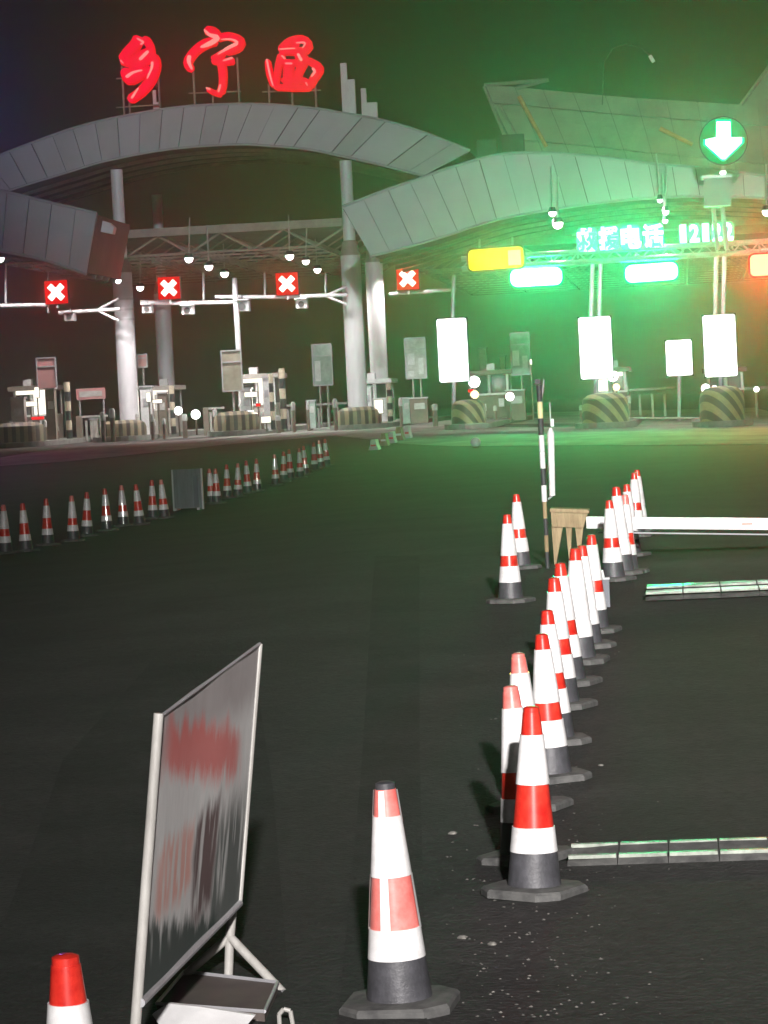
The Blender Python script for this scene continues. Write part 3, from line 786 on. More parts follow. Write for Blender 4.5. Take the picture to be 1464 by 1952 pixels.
disc(MB(), p.x, p.z, 44 / sA, .04, .09).build('green_halo', em('green_halo_glow', (0.0, .45, .12), .45), ar)  # glowing disc paints the halo around the arrow
pts = [(1366, 232), (1392, 232), (1393, 262), (1414, 262), (1414, 272), (1382, 303), (1376, 303), (1345, 275), (1345, 266), (1366, 262)]
MB().prism([(rel(x, y).x, rel(x, y).z) for x, y in pts][::-1], -.05, .03).build('arrow', E_arr, ar)
MB().prism([(rel(1379 + (x - 1379) * 1.14, 268 + (y - 268) * 1.12).x, rel(1379 + (x - 1379) * 1.14, 268 + (y - 268) * 1.12).z) for x, y in pts][::-1], .03, .038).build('arrow_fringe', em('arrow_fringe_glow', (0.0, .9, .5), 1.2), ar)  # green outline paints the colour fringe of the arrow
MB().tube((p.x, .35, p.z - .6), (rel(1372, 395).x, .35, -.0), .08).build('neck', steel, ar)
for dx in (-.14, .16):
    MB().tube((dx, .3, 0), (dx + .08, .3, rel(1370, 476).z), .075, None, 10).build('mast', steel, ar, smooth=True)
for dx in (-.05, .25): MB().tube((dx, .3, rel(1370, 470).z), (dx, 2.4, rel(1370, 474).z), .04).build('bracket', steel, ar)
panel_light('arrow_light', ar, (p.x, -.2, p.z), 1.0, 1.0, 95, (0.0, 1.0, .32))

# blue lit sign just outside the left edge
c = W(-38, 250, 96)
bl = thing('blue_sign', c, 'blue glowing sign cut off by the left photo edge', 'sign')
MB().prism([(-.2, -.5), (.55, -.45), (.62, .3), (.45, .5), (-.2, .5)], 0, .2).build('blue_face', E_blue, bl)
MB().box((.1, .3, 0), (.6, .16, 1.1)).build('cabinet', dark, bl)
MB().tube((0, .3, -.5), (0, .3, -3.2), .06).build('post', steel, bl)
panel_light('blue_light', bl, (-2.0, -.3, 0), 2.0, 1.2, 110, (.12, .16, 1.0))
spot('magenta_light', bl, (-2.5, -1, -3), (-.5, -8, -13), 450, (.8, .15, .9), 110, .3)

# ------------------------------------------------------------------ islands with booths
def rnd_nose(mat, w, L, H, parent, name='crash_nose'):
    mb = MB(); n = 14; prof = [(1.0, 0), (1.0, .55), (.93, .8), (.72, .95), (.35, 1.0)]
    vs = []
    for k, z in prof:
        for i in range(n + 1):
            a = math.pi + math.pi * i / n
            vs.append((w / 2 * k * math.cos(a), L * k * math.sin(a) if True else 0, z * H))
        vs.append((w / 2 * k, .8, z * H)); vs.append((-w / 2 * k, .8, z * H))
    m = n + 3
    fs = [(j * m + i, j * m + (i + 1) % m, (j + 1) * m + (i + 1) % m, (j + 1) * m + i) for j in range(len(prof) - 1) for i in range(m)]
    fs.append(tuple(range((len(prof) - 1) * m, len(prof) * m)))
    mb.add(vs, fs); return mb.build(name, mat, parent, smooth=True)
def island(px, pyb, Y, w, H, label, mat, base_w=None):
    b = G(px, pyb); b = W(px, pyb, Y); z = gz(b.x, Y)
    root = thing('toll_island', (b.x, Y, z), label, 'traffic island', 'toll islands between the lanes')
    bw = (w + .5) if base_w is None else base_w
    n = 12; pts = [(-bw / 2, 34), (-bw / 2, 0)] + [(bw / 2 * math.cos(math.pi + math.pi * i / n), 1.6 * math.sin(math.pi + math.pi * i / n)) for i in range(1, n)] + [(bw / 2, 0), (bw / 2, 34)]
    m = len(pts); mb = MB()
    mb.add([(x, y, 0) for x, y in pts] + [(x, y, .2) for x, y in pts], [tuple(range(m, 2 * m))] + [(i, (i + 1) % m, m + (i + 1) % m, m + i) for i in range(m)])
    mb.build('kerb', kerbm, root)
    nz = rnd_nose(mat, w, .9, H, root); nz.location = (0, 0.1, .2)
    return root
def booth(px, pytop, pyb, Y, label, body=boothm, lit=True, seed=0, w=1.5):
    rnd = random.Random(seed); b = W(px, pyb, Y); z = gz(b.x, Y) + .2
    H = W(px, pytop, Y).z - z
    root = thing('toll_booth', (b.x, Y, z), label, 'toll booth', 'toll booths on the islands')
    d = 2.4
    MB().box((0, d / 2, .5), (w, d, 1.0)).build('lower_panel', body, root)
    for sx in (-1, 1):
        for yy in (.05, d - .05):
            MB().box((sx * (w / 2 - .05), yy, 1.0 + (H - 1.2) / 2), (.1, .1, H - 1.2)).build('corner_post', whitep, root)
    MB().box((0, .05, 1.0 + (H - 1.2) / 2), (.07, .08, H - 1.2)).build('mullion', whitep, root)
    for sx in (-1, 1):
        MB().box((sx * w / 4, .07, 1.0 + (H - 1.2) / 2), (w / 2 - .16, .02, H - 1.24)).build('front_pane', (E_win if (lit and sx * (1 if seed % 2 else -1) > 0) else glassm), root)
        MB().box((sx * (w / 2 - .04), d / 2, 1.0 + (H - 1.2) / 2), (.02, d - .2, H - 1.24)).build('side_pane', glassm, root)
    MB().box((0, d / 2, H - .1), (w + .35, d + .4, .18)).build('roof_cap', body, root)
    MB().box((0, -.04, .98), (w + .06, .06, .08)).build('sill', whitep, root)
    MB().box((rnd.uniform(-.3, .3), .5, H + .12), (.34, .3, .28)).build('roof_device', whitep, root)
    MB().box((w * .3, -.1, .62), (.22, .12, .34)).build('card_reader', whitep, root)
    MB().box((-w * .25, -.05, .45), (.5, .04, .3)).build('notice_plate', whitep, root)
    if lit:
        MB().box((0, -.08, H - .28), (w * .8, .06, .16)).build('light_strip', E_win, root)
        panel_light('booth_light', root, (0, -.3, H * .6), w, .8, 35, (1, .9, .75))
    return root
ISL = [
 (30, 852, 108, 2.0, .75, 'island nose with worn vertical bars at the left edge', hazV),
 (232, 842, 112, 1.7, .62, 'island nose with vertical bars below the left front column', hazV),
 (450, 830, 112, 1.7, .75, 'island nose with vertical bars below the pale sign board', hazV),
 (683, 816, 112.5, 1.7, .68, 'island nose with vertical bars below the tall middle column', hazV),
 (893, 818, 103, 1.2, .85, 'rounded striped island nose below the leftmost light box', hazH),
 (1155, 815, 99, 1.6, 1.0, 'rounded striped island nose below the middle light box', hazH),
 (1378, 812, 97, 1.5, 1.15, 'tall rounded striped island nose below the rightmost light box', hazH)]
for a in ISL: island(*a)
booth(62, 735, 805, 116, 'brown toll booth with blazing windows behind the pink board', tanb, True, 1)
booth(300, 735, 805, 118, 'white-framed toll booth between the two left columns', boothm, True, 2, 1.3)
booth(492, 712, 800, 116, 'toll booth with bright panels right of the pale sign board', boothm, True, 3, 1.5)
booth(716, 722, 790, 124, 'white toll booth between the middle columns', whitep, False, 4, 1.2)
booth(935, 705, 790, 118, 'dim brownish toll booth right of the leftmost light box', tanb, False, 5, 1.6)
booth(1165, 700, 785, 114, 'toll booth mostly hidden by the middle light box', tanb, True, 6, 1.3)
booth(1385, 700, 780, 114, 'toll booth hidden behind the rightmost light box', tanb, False, 7, 1.4)

# sign boards at the lanes
def board(px0, px1, py0, py1, pyb, Y, mat, label, legs=2, patches=(), frame=steel):
    s = F / Y; c = W((px0 + px1) / 2, pyb, Y); z0 = gz(c.x, Y) + .1
    root = thing('lane_sign', (c.x, Y, z0), label, 'sign', 'lane sign boards at the toll gates')
    zt = W(px0, py0, Y).z - z0; zb = W(px0, py1, Y).z - z0; w = (px1 - px0) / s; h = zt - zb
    MB().box((0, 0, (zt + zb) / 2), (w, .06, h)).build('board', mat, root)
    for sx in (-1, 1): MB().box((sx * w / 2, -.01, (zt + zb) / 2), (.05, .1, h + .05)).build('frame_side', frame, root)
    for zz in (zt, zb, zb + h * .72): MB().box((0, -.012, zz), (w + .05, .1, .05)).build('frame_rail', frame, root)
    for (ax, az, bw, bh) in patches:
        MB().box((ax * w / 2, -.045, zb + az * h), (bw * w, .03, bh * h)).build('pale_patch', whitep, root)
    for k in range(legs):
        x = 0 if legs == 1 else (-.16 + .32 * k)
        MB().tube((x, .05, 0), (x, .05, zb), .045).build('leg', polem, root)
    return root
board(75, 112, 683, 742, 800, 113, signp, 'pinkish vertical board above the left brown booth', 1)
board(428, 466, 669, 746, 800, 113, pm('khaki_board', (.40, .38, .30), (.28, .24, .18), 3, .5), 'khaki vertical board hanging on the thin post', 1)
board(601, 638, 657, 735, 790, 118, signg, 'pale green vertical board on two legs left of the tall middle column', 2, ((-.5, .35, .3, .5),))
board(778, 817, 645, 722, 785, 118, signw, 'greyish vertical board with white blotches left of the leftmost light box', 2, ((-.45, .48, .34, .28), (.5, .3, .25, .4), (-.5, .12, .3, .14)))
board(979, 1015, 635, 715, 775, 118, signg, 'grey-green board with white blotches below the green display', 1, ((-.5, .4, .36, .36), (.45, .3, .28, .3)))
board(268, 286, 676, 700, 790, 117, signp, 'small pink square board right of the left front column', 1)
c = W(176, 800, 117); hb = thing('horizontal_sign', (c.x, 117, gz(c.x, 117)), 'pink horizontal board on posts left of the left front column', 'sign')
z1 = W(176, 740, 117).z - gz(c.x, 117); z2 = W(176, 761, 117).z - gz(c.x, 117)
MB().box((0, 0, (z1 + z2) / 2), (1.22, .08, z1 - z2)).build('board', signp, hb)
MB().box((0, -.05, (z1 + z2) / 2), (.95, .02, (z1 - z2) * .5)).build('inner_panel', signw, hb)
for x in (-.5, .5): MB().tube((x, .05, 0), (x, .05, z2), .04).build('leg', steel, hb)

# striped posts near the booths
def bandpost(px, pyt, pyb, w, Y, label):
    s = F / Y; c = W(px, pyb, Y); z0 = gz(c.x, Y) + .15; H = W(px, pyt, Y).z - z0
    root = thing('striped_post', (c.x, Y, z0), label, 'post', 'banded posts beside the booths')
    n = 6
    for k in range(n):
        MB().lathe([(w / 2 / s, k * H / n), (w / 2 / s, (k + 1) * H / n - .004)], 12).build('band', (pm('cream_band', (.68, .60, .45)) if 'cream_band' not in MATS else MATS['cream_band']) if k % 2 else dark, root, smooth=True)
bandpost(131, 728, 800, 12, 113, 'banded post right of the left brown booth')
bandpost(330, 735, 800, 10, 114, 'banded post at the foot of the second column')
bandpost(541, 702, 792, 12, 114, 'banded post right of the booth with bright panels')
bandpost(744, 730, 790, 10, 120, 'banded post right of the white booth')
bandpost(520, 712, 795, 9, 113, 'second slimmer banded post beside the bright-panel booth')

# barrier rails in the lanes
def rail(px0, px1, py, pyb, Y, label, mat=polem):
    a = W(px0, py, Y); b = W(px1, py, Y); z0 = gz(a.x, Y)
    root = thing('lane_barrier', (a.x, Y, z0), label, 'barrier', 'barrier arms across the toll lanes')
    L = b.x - a.x; z = a.z - z0
    MB().box((L / 2, 0, z), (L, .06, .09)).build('arm', mat, root)
    MB().box((0, .1, z / 2), (.22, .28, z + .1)).build('machine', tanb, root)
    for k in range(1, 4): MB().box((L * k / 4, 0, z / 2 - .05), (.09, .05, z * .8)).build('hanging_bar', polem, root)
rail(150, 205, 795, 822, 115, 'pale barrier arm between the first two island noses')
rail(392, 428, 779, 812, 117, 'short barrier arm left of the khaki board')
rail(535, 562, 774, 806, 117, 'short pale barrier arm right of the bright-panel booth')
rail(588, 662, 772, 800, 118, 'barrier arm below the pale green board')
rail(1195, 1290, 744, 790, 120, 'pale barrier arm between the middle and rightmost light boxes')
rail(1408, 1540, 741, 790, 120, 'barrier arm running out of the right edge')
# kerb rail low line right
a = W(1190, 797, 99); mb = MB().tube((0, 0, 0), W(1345, 797, 99) - a, .035); o = mb.build('low_rail', polem, loc=a)
tag(o, 'thin low white rail near the ground between two right islands', 'rail')

# small bright lamps low in the lanes
for (px, py, r, lab, c_) in ((340, 783, 8, 'left of a pair of low white lamps right of the second column', E_wht), (373, 790, 9, 'right and larger of a pair of low white lamps', E_wht),
        (904, 728, 11, 'big round white lamp at the foot of the leftmost light box', E_wht), (972, 756, 8, 'round white lamp low below the grey-green board', E_wht),
        (1168, 717, 10, 'round white lamp at the lower corner of the middle light box', E_wht), (1345, 740, 8, 'low white lamp left of the rightmost island nose', E_wht),
        (1362, 741, 6, 'smaller low white lamp beside the rightmost post', E_wht), (1442, 742, 5, 'tiny white lamp near the right edge barrier', E_wht),
        (905, 752, 8, 'orange-white lamp right under the big round lamp', E_orng), (1175, 738, 7, 'orange-white lamp under the lamp at the middle light box', E_orng)):
    Y = 111.0; s = F / Y; c = W(px, py, Y); z0 = gz(c.x, Y) + .1
    root = thing('low_lamp', (c.x, Y, z0), lab, 'lamp', 'small bright lamps low in the lanes')
    R = r / s; z = c.z - z0
    prof = [(max(.004, R * math.sin(math.pi * k / 8)), -R * math.cos(math.pi * k / 8)) for k in range(9)]
    MB().lathe(prof, 12, (0, 0, z)).build('globe', c_, root, smooth=True)
    MB().tube((0, .05, 0), (0, .02, z - R * .8), .04).build('stem', tanb, root)
# clutter pieces on islands: cabinets and devices
for (px, pyt, pyb, w, Y, mt, lab) in (
    (38, 760, 822, 26, 112, boothm, 'white cabinet at the left of the left brown booth'),
    (100, 742, 815, 18, 112, tanb, 'tall brown cabinet under the pink board'),
    (282, 738, 800, 22, 114, whitep, 'bright white cabinet right of the left front column'),
    (312, 750, 806, 16, 114, tanb, 'brown cabinet beside the second column'),
    (472, 742, 800, 20, 113.5, whitep, 'bright white cabinet beside the khaki board'),
    (511, 720, 800, 12, 113.5, whitep, 'tall narrow white cabinet left of the banded post'),
    (595, 765, 800, 16, 116, signg, 'greenish white box below the pale green board'),
    (700, 738, 795, 22, 118, whitep, 'white cabinet touching the tall middle column'),
    (776, 760, 798, 14, 118, signg, 'small pale cabinet below the blotched grey board'),
    (925, 665, 760, 14, 121, boothm, 'narrow pale device post right of the leftmost light box'),
    (962, 680, 765, 10, 121, boothm, 'slim grey device post left of the grey-green board'),
    (985, 745, 792, 36, 116, tanb, 'squat brown box below the grey-green board'),
    (800, 760, 792, 34, 116, tanb, 'squat olive box below the blotched grey board'),
    (180, 800, 820, 12, 116, boothm, 'small pale box under the first barrier arm')):
    s = F / Y; c = W(px, pyb, Y); z0 = gz(c.x, Y) + .1; H = W(px, pyt, Y).z - z0; w = w / s
    root = thing('lane_cabinet', (c.x, Y, z0), lab, 'cabinet', 'equipment cabinets on the toll islands')
    MB().box((0, 0, H / 2), (w, .4, H)).build('cabinet_body', mt, root)
    MB().box((0, 0, H + .03), (w + .08, .48, .06)).build('lid', steel, root)
    MB().box((w * .05, -.21, H * .7), (w * .6, .02, min(.3, H * .25))).build('front_plate', signw if mt is not whitep else steel, root)
# short bollards and slim posts in front of the booths
rb = random.Random(11)
bproto = None
BOL = [(20, 'at the left edge before the first striped island nose'), (58, 'in front of the left brown booth window'), (84, 'before the tall brown cabinet under the pink board'),
 (108, 'right of the tall brown cabinet, before the banded post'), (196, 'a little left of the left front column'), (214, 'touching the left side of the left front column'),
 (262, 'touching the right side of the left front column'), (290, 'before the bright cabinet between the two left columns'), (312, 'before the second column'),
 (352, 'between the pair of low white lamps'), (410, 'left of the khaki board'), (440, 'under the khaki board'), (464, 'under the thin middle post'),
 (500, 'before the booth with bright panels'), (530, 'between the two banded posts of the bright-panel booth'), (560, 'at the right end of the short pale barrier arm'),
 (588, 'left of the pale green board'), (640, 'right of the pale green board'), (705, 'before the white booth between the middle columns'), (765, 'left of the two-legged blotched board'),
 (830, 'just left of the leftmost light box post'), (945, 'right of the big round white lamp'), (1110, 'left of the middle striped nose'), (1200, 'right of the middle striped nose'),
 (1405, 'right of the rightmost striped nose')]
for px, lab in BOL:
    Y = rb.uniform(110, 114); c = W(px, 800, Y); z0 = gz(c.x, Y)
    if bproto is None:
        o = bproto = thing('bollard', (c.x, Y, z0), '', 'bollard', 'short bollards before the booths')
        MB().lathe([(.075, 0), (.07, .55)], 10).build('stem', tanb, o, smooth=True)
        MB().lathe([(.085, .552), (.085, .72), (.05, .77)], 10).build('cap', signw, o, smooth=True)
    else:
        o = copy_tree(bproto)
    o['label'] = 'short pale-capped bollard ' + lab
    o.location = (c.x, Y, z0); k = rb.uniform(.85, 1.7); o.scale = (rb.uniform(.8, 1.4), 1, k)
# little lit signals and strips among the booths
for (px, py, w, h, m_, lab) in ((72, 797, 24, 5, E_red, 'thin glowing red strip low on the left brown booth'), (58, 770, 26, 9, E_win, 'blazing warm white strip across the left brown booth'),
        (70, 748, 8, 20, E_win, 'small upright warm light above the blazing strip'), (96, 800, 7, 14, E_win, 'short bright light at the foot of the tall brown cabinet'),
        (300, 765, 18, 7, E_win, 'small warm strip between the two left columns'), (283, 757, 8, 18, E_win, 'upright warm light beside the left front column'),
        (478, 752, 24, 9, E_win, 'bright warm strip right of the khaki board'), (475, 788, 16, 10, E_wht, 'bright low light right of the khaki board post'),
        (492, 772, 8, 5, E_red, 'tiny red light among the bright panels'), (507, 800, 18, 12, E_win, 'low glowing panel under the bright-panel booth'),
        (722, 775, 16, 26, E_win, 'white glowing panel right of the tall middle column'), (1012, 690, 4, 10, E_win, 'tiny light on the grey-green board edge'), (898, 745, 12, 5, E_red, 'small red glint under the leftmost light box')):
    Y = 112.6; s = F / Y; c = W(px, py, Y); z0 = gz(c.x, Y) + .1; z = c.z - z0; w /= s; h /= s
    root = thing('signal_strip', (c.x, Y, z0), lab, 'light', 'small lit strips among the booths')
    MB().box((0, 0, z), (w, .05, h)).build('lit_strip', m_, root)
    MB().box((0, .06, z), (w + .04, .06, h + .04)).build('strip_case', dark, root)
    MB().tube((0, .07, 0), (0, .07, z), .03).build('stem', tanb, root)
# white ball marker at the apron edge
c = G(907, 853); o = thing('white_ball', (c.x, c.y, gz(c.x, c.y)), 'small white ball-shaped marker at the apron edge', 'marker')
s = F / c.y; R = 10 / s
MB().lathe([(max(.004, R * math.sin(math.pi * k / 10)), R - R * math.cos(math.pi * k / 10)) for k in range(11)], 16).build('ball', whitep, o, smooth=True)
MB().lathe([(R * .7, 0), (R * .6, .04)], 12).build('foot', dark, o)
# pile of barriers at the apron's end
for i, (px, py, w, h) in enumerate(((712, 858, 20, 20), (731, 850, 18, 24), (746, 845, 16, 22), (760, 840, 20, 26), (776, 836, 14, 24))):
    g = G(px, py); s = F / g.y
    o = thing('water_barrier', (g.x, g.y, gz(g.x, g.y)), ['low striped crash block nearest the camera in the small cluster', 'second block of the cluster left of the apron patch', 'middle block of the cluster left of the apron patch', 'fourth, widest block of the cluster left of the apron patch', 'last block of the cluster, nearest the apron patch'][i], 'barrier', 'crash blocks clustered at the apron')
    w /= s; h /= s
    MB().prism([(-w / 2, 0), (w / 2, 0), (w * .3, h * .5), (w * .22, h), (-w * .22, h), (-w * .3, h * .5)], 0, .8).build('block', tan if i % 2 else boothm, o)
    MB().box((0, -.01, h * .45), (w * .5, .03, h * .15)).build('reflector', whitep if i % 2 else coner, o)

# ------------------------------------------------------------------ traffic cones
def cone_proto(style, H=0.70):
    root = bpy.data.objects.new('traffic_cone', None); COL.objects.link(root); root.empty_display_size = .1
    k = H / .70
    def R(z): return (.029 + (.70 - z) / .70 * (.101 - .029)) * 1.0
    def seg(name, z0, z1, mat, proud=0.0, n=28):
        m = 3; return MB().lathe([(R(z0 + (z1 - z0) * i / m) * k + proud, (z0 + (z1 - z0) * i / m) * k) for i in range(m + 1)], n).build(name, mat, root, smooth=True)
    # base plate with bevelled, slightly notched edge
    pts = []
    w = .172 * k
    for i in range(8):
        a = math.radians(22.5 + 45 * i); pts.append((w * 1.12 * math.cos(a) / .924 * .95, w * 1.12 * math.sin(a) / .924 * .95))
    pts = [(w, -w * .6), (w, w * .6), (w * .6, w), (-w * .6, w), (-w, w * .6), (-w, -w * .6), (-w * .6, -w), (w * .6, -w)]
    mb = MB(); vs = []
    for sc, z in ((1, 0), (1.0, .022 * k), (.95, .032 * k), (.72, .036 * k)): vs += [(x * sc, y * sc, z) for x, y in pts]
    mb.add(vs, [(j * 8 + i, j * 8 + (i + 1) % 8, (j + 1) * 8 + (i + 1) % 8, (j + 1) * 8 + i) for j in range(3) for i in range(8)] + [tuple(range(24, 32)), tuple(range(8))[::-1]])
    mb.build('base_plate', rubberd, root)
    seg('rubber_foot', .034, .162, rubber, .004)
    seg('lower_white_band', .162, .255 if style != 'mid' else .29, conew, .006)
    lo, hi, cp = {'front': (.255, .415, .60), 'red': (.255, .415, .60), 'dirty': (.255, .36, .615), 'white': (.255, .30, .63), 'mid': (.29, .375, .63)}[style]
    seg('red_band' if style != 'white' else 'middle_band', lo, hi, {'front': conep, 'red': coner, 'dirty': coner, 'white': conew, 'mid': coner}[style], .002)
    seg('upper_white_band', hi, cp, conew, .006)
    seg('cap_band', cp, .682, {'front': conep, 'red': coner, 'dirty': conep, 'white': coner, 'mid': coner}[style], .002)
    MB().lathe([(.031 * k, .682 * k), (.030 * k, .70 * k), (.018 * k, .705 * k)], 20).build('tip', {'front': rubber, 'dirty': conep}.get(style, coner), root, smooth=True)
    if style == 'front':    # white vertical strips paint highlight streaks between the red patches
        for a in (-100, -175, 80, 0):
            mb = MB(); aa = math.radians(a); vs = []
            for z in (.250, .33, .42):
                for da in (-.20, -.07, .07, .20):
                    r = R(z) + .0075; vs.append((r * math.cos(aa + da), r * math.sin(aa + da), z))
            mb.add(vs, [(j * 4 + i, j * 4 + i + 1, (j + 1) * 4 + i + 1, (j + 1) * 4 + i) for j in (0, 1) for i in range(3)])
            mb.build('highlight_strip', conew, root, smooth=True)
            mb = MB(); vs = []
            for z in (.58, .63, .68):
                for da in (-.25, -.08, .08, .25):
                    r = R(z) + .0065; vs.append((r * math.cos(aa + da), r * math.sin(aa + da), z))
            mb.add(vs, [(j * 4 + i, j * 4 + i + 1, (j + 1) * 4 + i + 1, (j + 1) * 4 + i) for j in (0, 1) for i in range(3)])
            mb.build('highlight_strip', conew, root, smooth=True)
    return root
protos = {k: cone_proto(k) for k in ('front', 'red', 'dirty', 'white', 'mid')}
used = set()
def cone(px, D, style, label, group, lean=(0, 0), k=1.0, X=None):
    p = P(px, 1400, D)
    # slide along the view ray on the ground so the foot stands at this depth
    x, y = p.x, p.y; z = gz(x, y)
    v = Vector((x, y, z)) - C0; 
    # px was read at the foot: correct for roll
    pxn = 732 + F * v.dot(CR) / v.dot(FW); x += (px - pxn) * D / F
    z = gz(x, y)
    o = protos[style]
    if style in used: o = copy_tree(protos[style])
    used.add(style)
    o.location = (x, y, z); o.rotation_euler = (lean[0], lean[1], random.uniform(-.5, .5) if style != 'front' else -.08)
    o.scale = (k, k, k)
    if lean == (0, 0): o.rotation_euler[0] += random.uniform(-.025, .025); o.rotation_euler[1] += random.uniform(-.025, .025)
    tag(o, label, 'traffic cone', group)
    return o
GR = 'traffic cones in the long row beside the barrier'
cone(763, 8.86, 'front', 'nearest cone with faded pink patches, standing alone at the bottom centre', 'cones standing apart near the camera')
cone(160, 6.25, 'red', 'cone cut by the bottom edge left of the leaning sign panel', 'cones standing apart near the camera')
cone(1019, 10.8, 'red', 'frontmost cone of the long row, with orange-red band and full black base', GR)
cone(1003, 11.6, 'dirty', 'cone hidden behind the frontmost cone of the row, its left side showing', GR, (0, -.05))
cone(1051, 13.9, 'mid', 'cone just right of and behind the frontmost cone of the row', GR, (0, -.02))
cone(1010, 13.0, 'dirty', 'cone whose red cap and grey collar peek out above the frontmost pair', GR, (0, -.03))
cone(1060, 15.2, 'mid', 'cone with right edge only, between the second and third visible white feet', GR, (0, -.02))
cone(1070, 16.7, 'mid', 'slim cone in the crowded middle of the long row', GR, (0, -.01), k=1.07)
cone(1084, 17.8, 'mid', 'cone in the middle of the row with a darker red band', GR, k=1.07)
cone(1105, 19.0, 'white', 'mostly white broad cone in the middle of the row', GR, k=1.07)
cone(1121, 19.9, 'white', 'white cone right below the tan barrier housing', GR, k=1.0)
cone(1135, 20.9, 'mid', 'cone half hidden behind the white one below the tan barrier housing', GR, k=1.0)
GF = 'cones beyond the barrier arm'
cone(1170, 25.2, 'mid', 'cone whose foot shows left under the barrier arm', GF)
cone(1186, 25.8, 'white', 'nearest full cone crossing behind the barrier arm', GF, k=1.12)
cone(1196, 26.0, 'dirty', 'second cone crossing behind the barrier arm', GF)
cone(1203, 28.2, 'mid', 'cone with orange band whose foot touches the barrier arm', GF)
cone(1213, 31.8, 'mid', 'cone just above the barrier arm, left of the farthest one', GF)
cone(1220, 33.0, 'white', 'farthest cone of the bunch above the barrier arm', GF)
cone(974, 23.6, 'mid', 'larger of the two cones left of the striped post', 'pair of cones left of the striped post', k=1.02)
cone(993, 27.2, 'mid', 'smaller cone behind, of the two left of the striped post', 'pair of cones left of the striped post')
ords = ['first', 'second', 'third', 'fourth', 'fifth', 'sixth', 'seventh', 'eighth', 'ninth', 'tenth', 'eleventh', 'twelfth', 'thirteenth', 'fourteenth', 'fifteenth', 'sixteenth', 'seventeenth', 'eighteenth', 'nineteenth', 'twentieth', 'twenty-first', 'twenty-second', 'twenty-third']
left = [11, 50, 92, 140, 166, 205, 236, 267, 292, 314]
right = [405, 414, 434, 454, 473, 491, 526, 541, 554, 573, 583, 600, 613, 624]
for i, px in enumerate(left):
    s = 135 - .0997 * (px - 11)
    cone(px, F / s * random.uniform(.985, 1.015), 'red' if i % 3 else 'dirty', 'dim small cone, %s from the left edge in the far left row' % ords[i], 'cones in the far left row', (random.uniform(-.04, .04), random.uniform(-.05, .05)))
for i, px in enumerate(right):
    s = 135 - .0997 * (px - 11)
    cone(px, F / s * random.uniform(.985, 1.015), 'red' if i % 3 else 'dirty', 'dim small cone, %s to the right of the grey board in the far left row' % ords[i], 'cones in the far left row', (random.uniform(-.04, .04), random.uniform(-.05, .05)))

# grey board within the far left row
g = G(360, 972); sY = F / g.y
gb_ = thing('grey_sign', (g.x, g.y, gz(g.x, g.y)), 'dark grey rectangular board standing in a gap of the far left cone row', 'sign')
w = 57 / sY; h = 76 / sY
MB().box((0, 0, h / 2 + .03), (w, .05, h)).build('board', greyb, gb_)
MB().box((w * .28, -.035, h * .45), (w * .14, .02, h * .8)).build('inner_strip', pm('slate_strip', (.10, .11, .15)), gb_)
for sx in (-1, 1):
    MB().box((sx * w * .5, 0, h / 2), (.03, .07, h + .06)).build('side_frame', steel, gb_)
    MB().box((sx * w * .4, 0, .02), (.05, .5, .04)).build('foot', steel, gb_)

# ------------------------------------------------------------------ striped post and barrier gate
D0 = 27.0; g = P(1046, 1123, D0); gx, gy = g.x, g.y; z0 = gz(gx, gy); s = F / D0
sp = thing('striped_post', (gx, gy, z0), 'slim black, white and yellow banded post rising beside the tan barrier housing', 'post')
H = 350 / s; n = 11
for k in range(n):
    r = .020 if k < 4 else .026
    m = [dark, tan, dark, tan, conew, dark, conew, whitep, dark, pm('cream_yellow', (.75, .68, .35)), dark][k]
    MB().lathe([(r, k * H / n), (r, (k + 1) * H / n - .003)], 14).build('band', m, sp, smooth=True)
MB().box((-.01, 0, H + .03), (.05, .08, .05)).build('head', dark, sp)
MB().tube((.02, .02, H * .93), (.05, 0, H + .05), .008).build('wire', steel, sp)
# glowing white tube beside it
a = P(1053, 945, D0 - .1); b = P(1050, 826, D0 - .1)
wt = thing('white_tube', a, 'upright white tube fixed right beside the banded post', 'tube')
MB().tube((0, 0, 0), b - a, .028, .034, 12).build('tube', conew, wt, smooth=True)
MB().tube(b - a, b - a + Vector((0, 0, .05)), .034, .012, 12).build('rounded_end', conew, wt, smooth=True)
MB().tube((0, 0, 0), (-.04, .02, -.03), .01).build('clip', steel, wt)
a = P(1050, 812, D0); st = thing('spike_bracket', a, 'short thin rod with a small white tag at the top of the banded post', 'bracket')
MB().tube((0, 0, 0), (0, 0, .22), .007).build('rod', steel, st); MB().box((.015, 0, .03), (.03, .01, .07)).build('tag_plate', conew, st)

g = P(1086, 1110, 27.4); gx, gy = g.x, g.y; z0 = gz(gx, gy); s = F / 27.4; c = Vector((gx, gy, z0))
bg_ = thing('barrier_gate', c, 'boom gate with tan housing on tapering legs and long white arm', 'barrier gate')
def rel3(px, py, dy=0):
    v = P(px, py, 27.4) - c; return Vector((v.x, dy, v.z))
MB().prism([(rel3(x, y).x, rel3(x, y).z) for x, y in ((1052, 1004), (1112, 1006), (1121, 976), (1050, 974))], 0, .28).build('housing', tan, bg_)
MB().prism([(rel3(x, y).x, rel3(x, y).z) for x, y in ((1048, 975), (1123, 978), (1122, 971), (1049, 969))], -.02, .31).build('housing_lid', tan, bg_)
for (xa, xb, xe, ye) in ((1051, 1073, 1060, 1118), (1078, 1090, 1086, 1066), (1096, 1112, 1104, 1060)):
    a = rel3(xa, 1003); b = rel3(xb, 1003); e = rel3(xe, ye)
    q = [(a.x, a.z), (e.x - .008, max(e.z, 0)), (e.x + .008, max(e.z, 0)), (b.x, b.z)]
    MB().prism(q, .03, .16).build('leg', tan, bg_)
a = rel3(1118, 996, .05); b = a + Vector((3.6, 0, -.05))
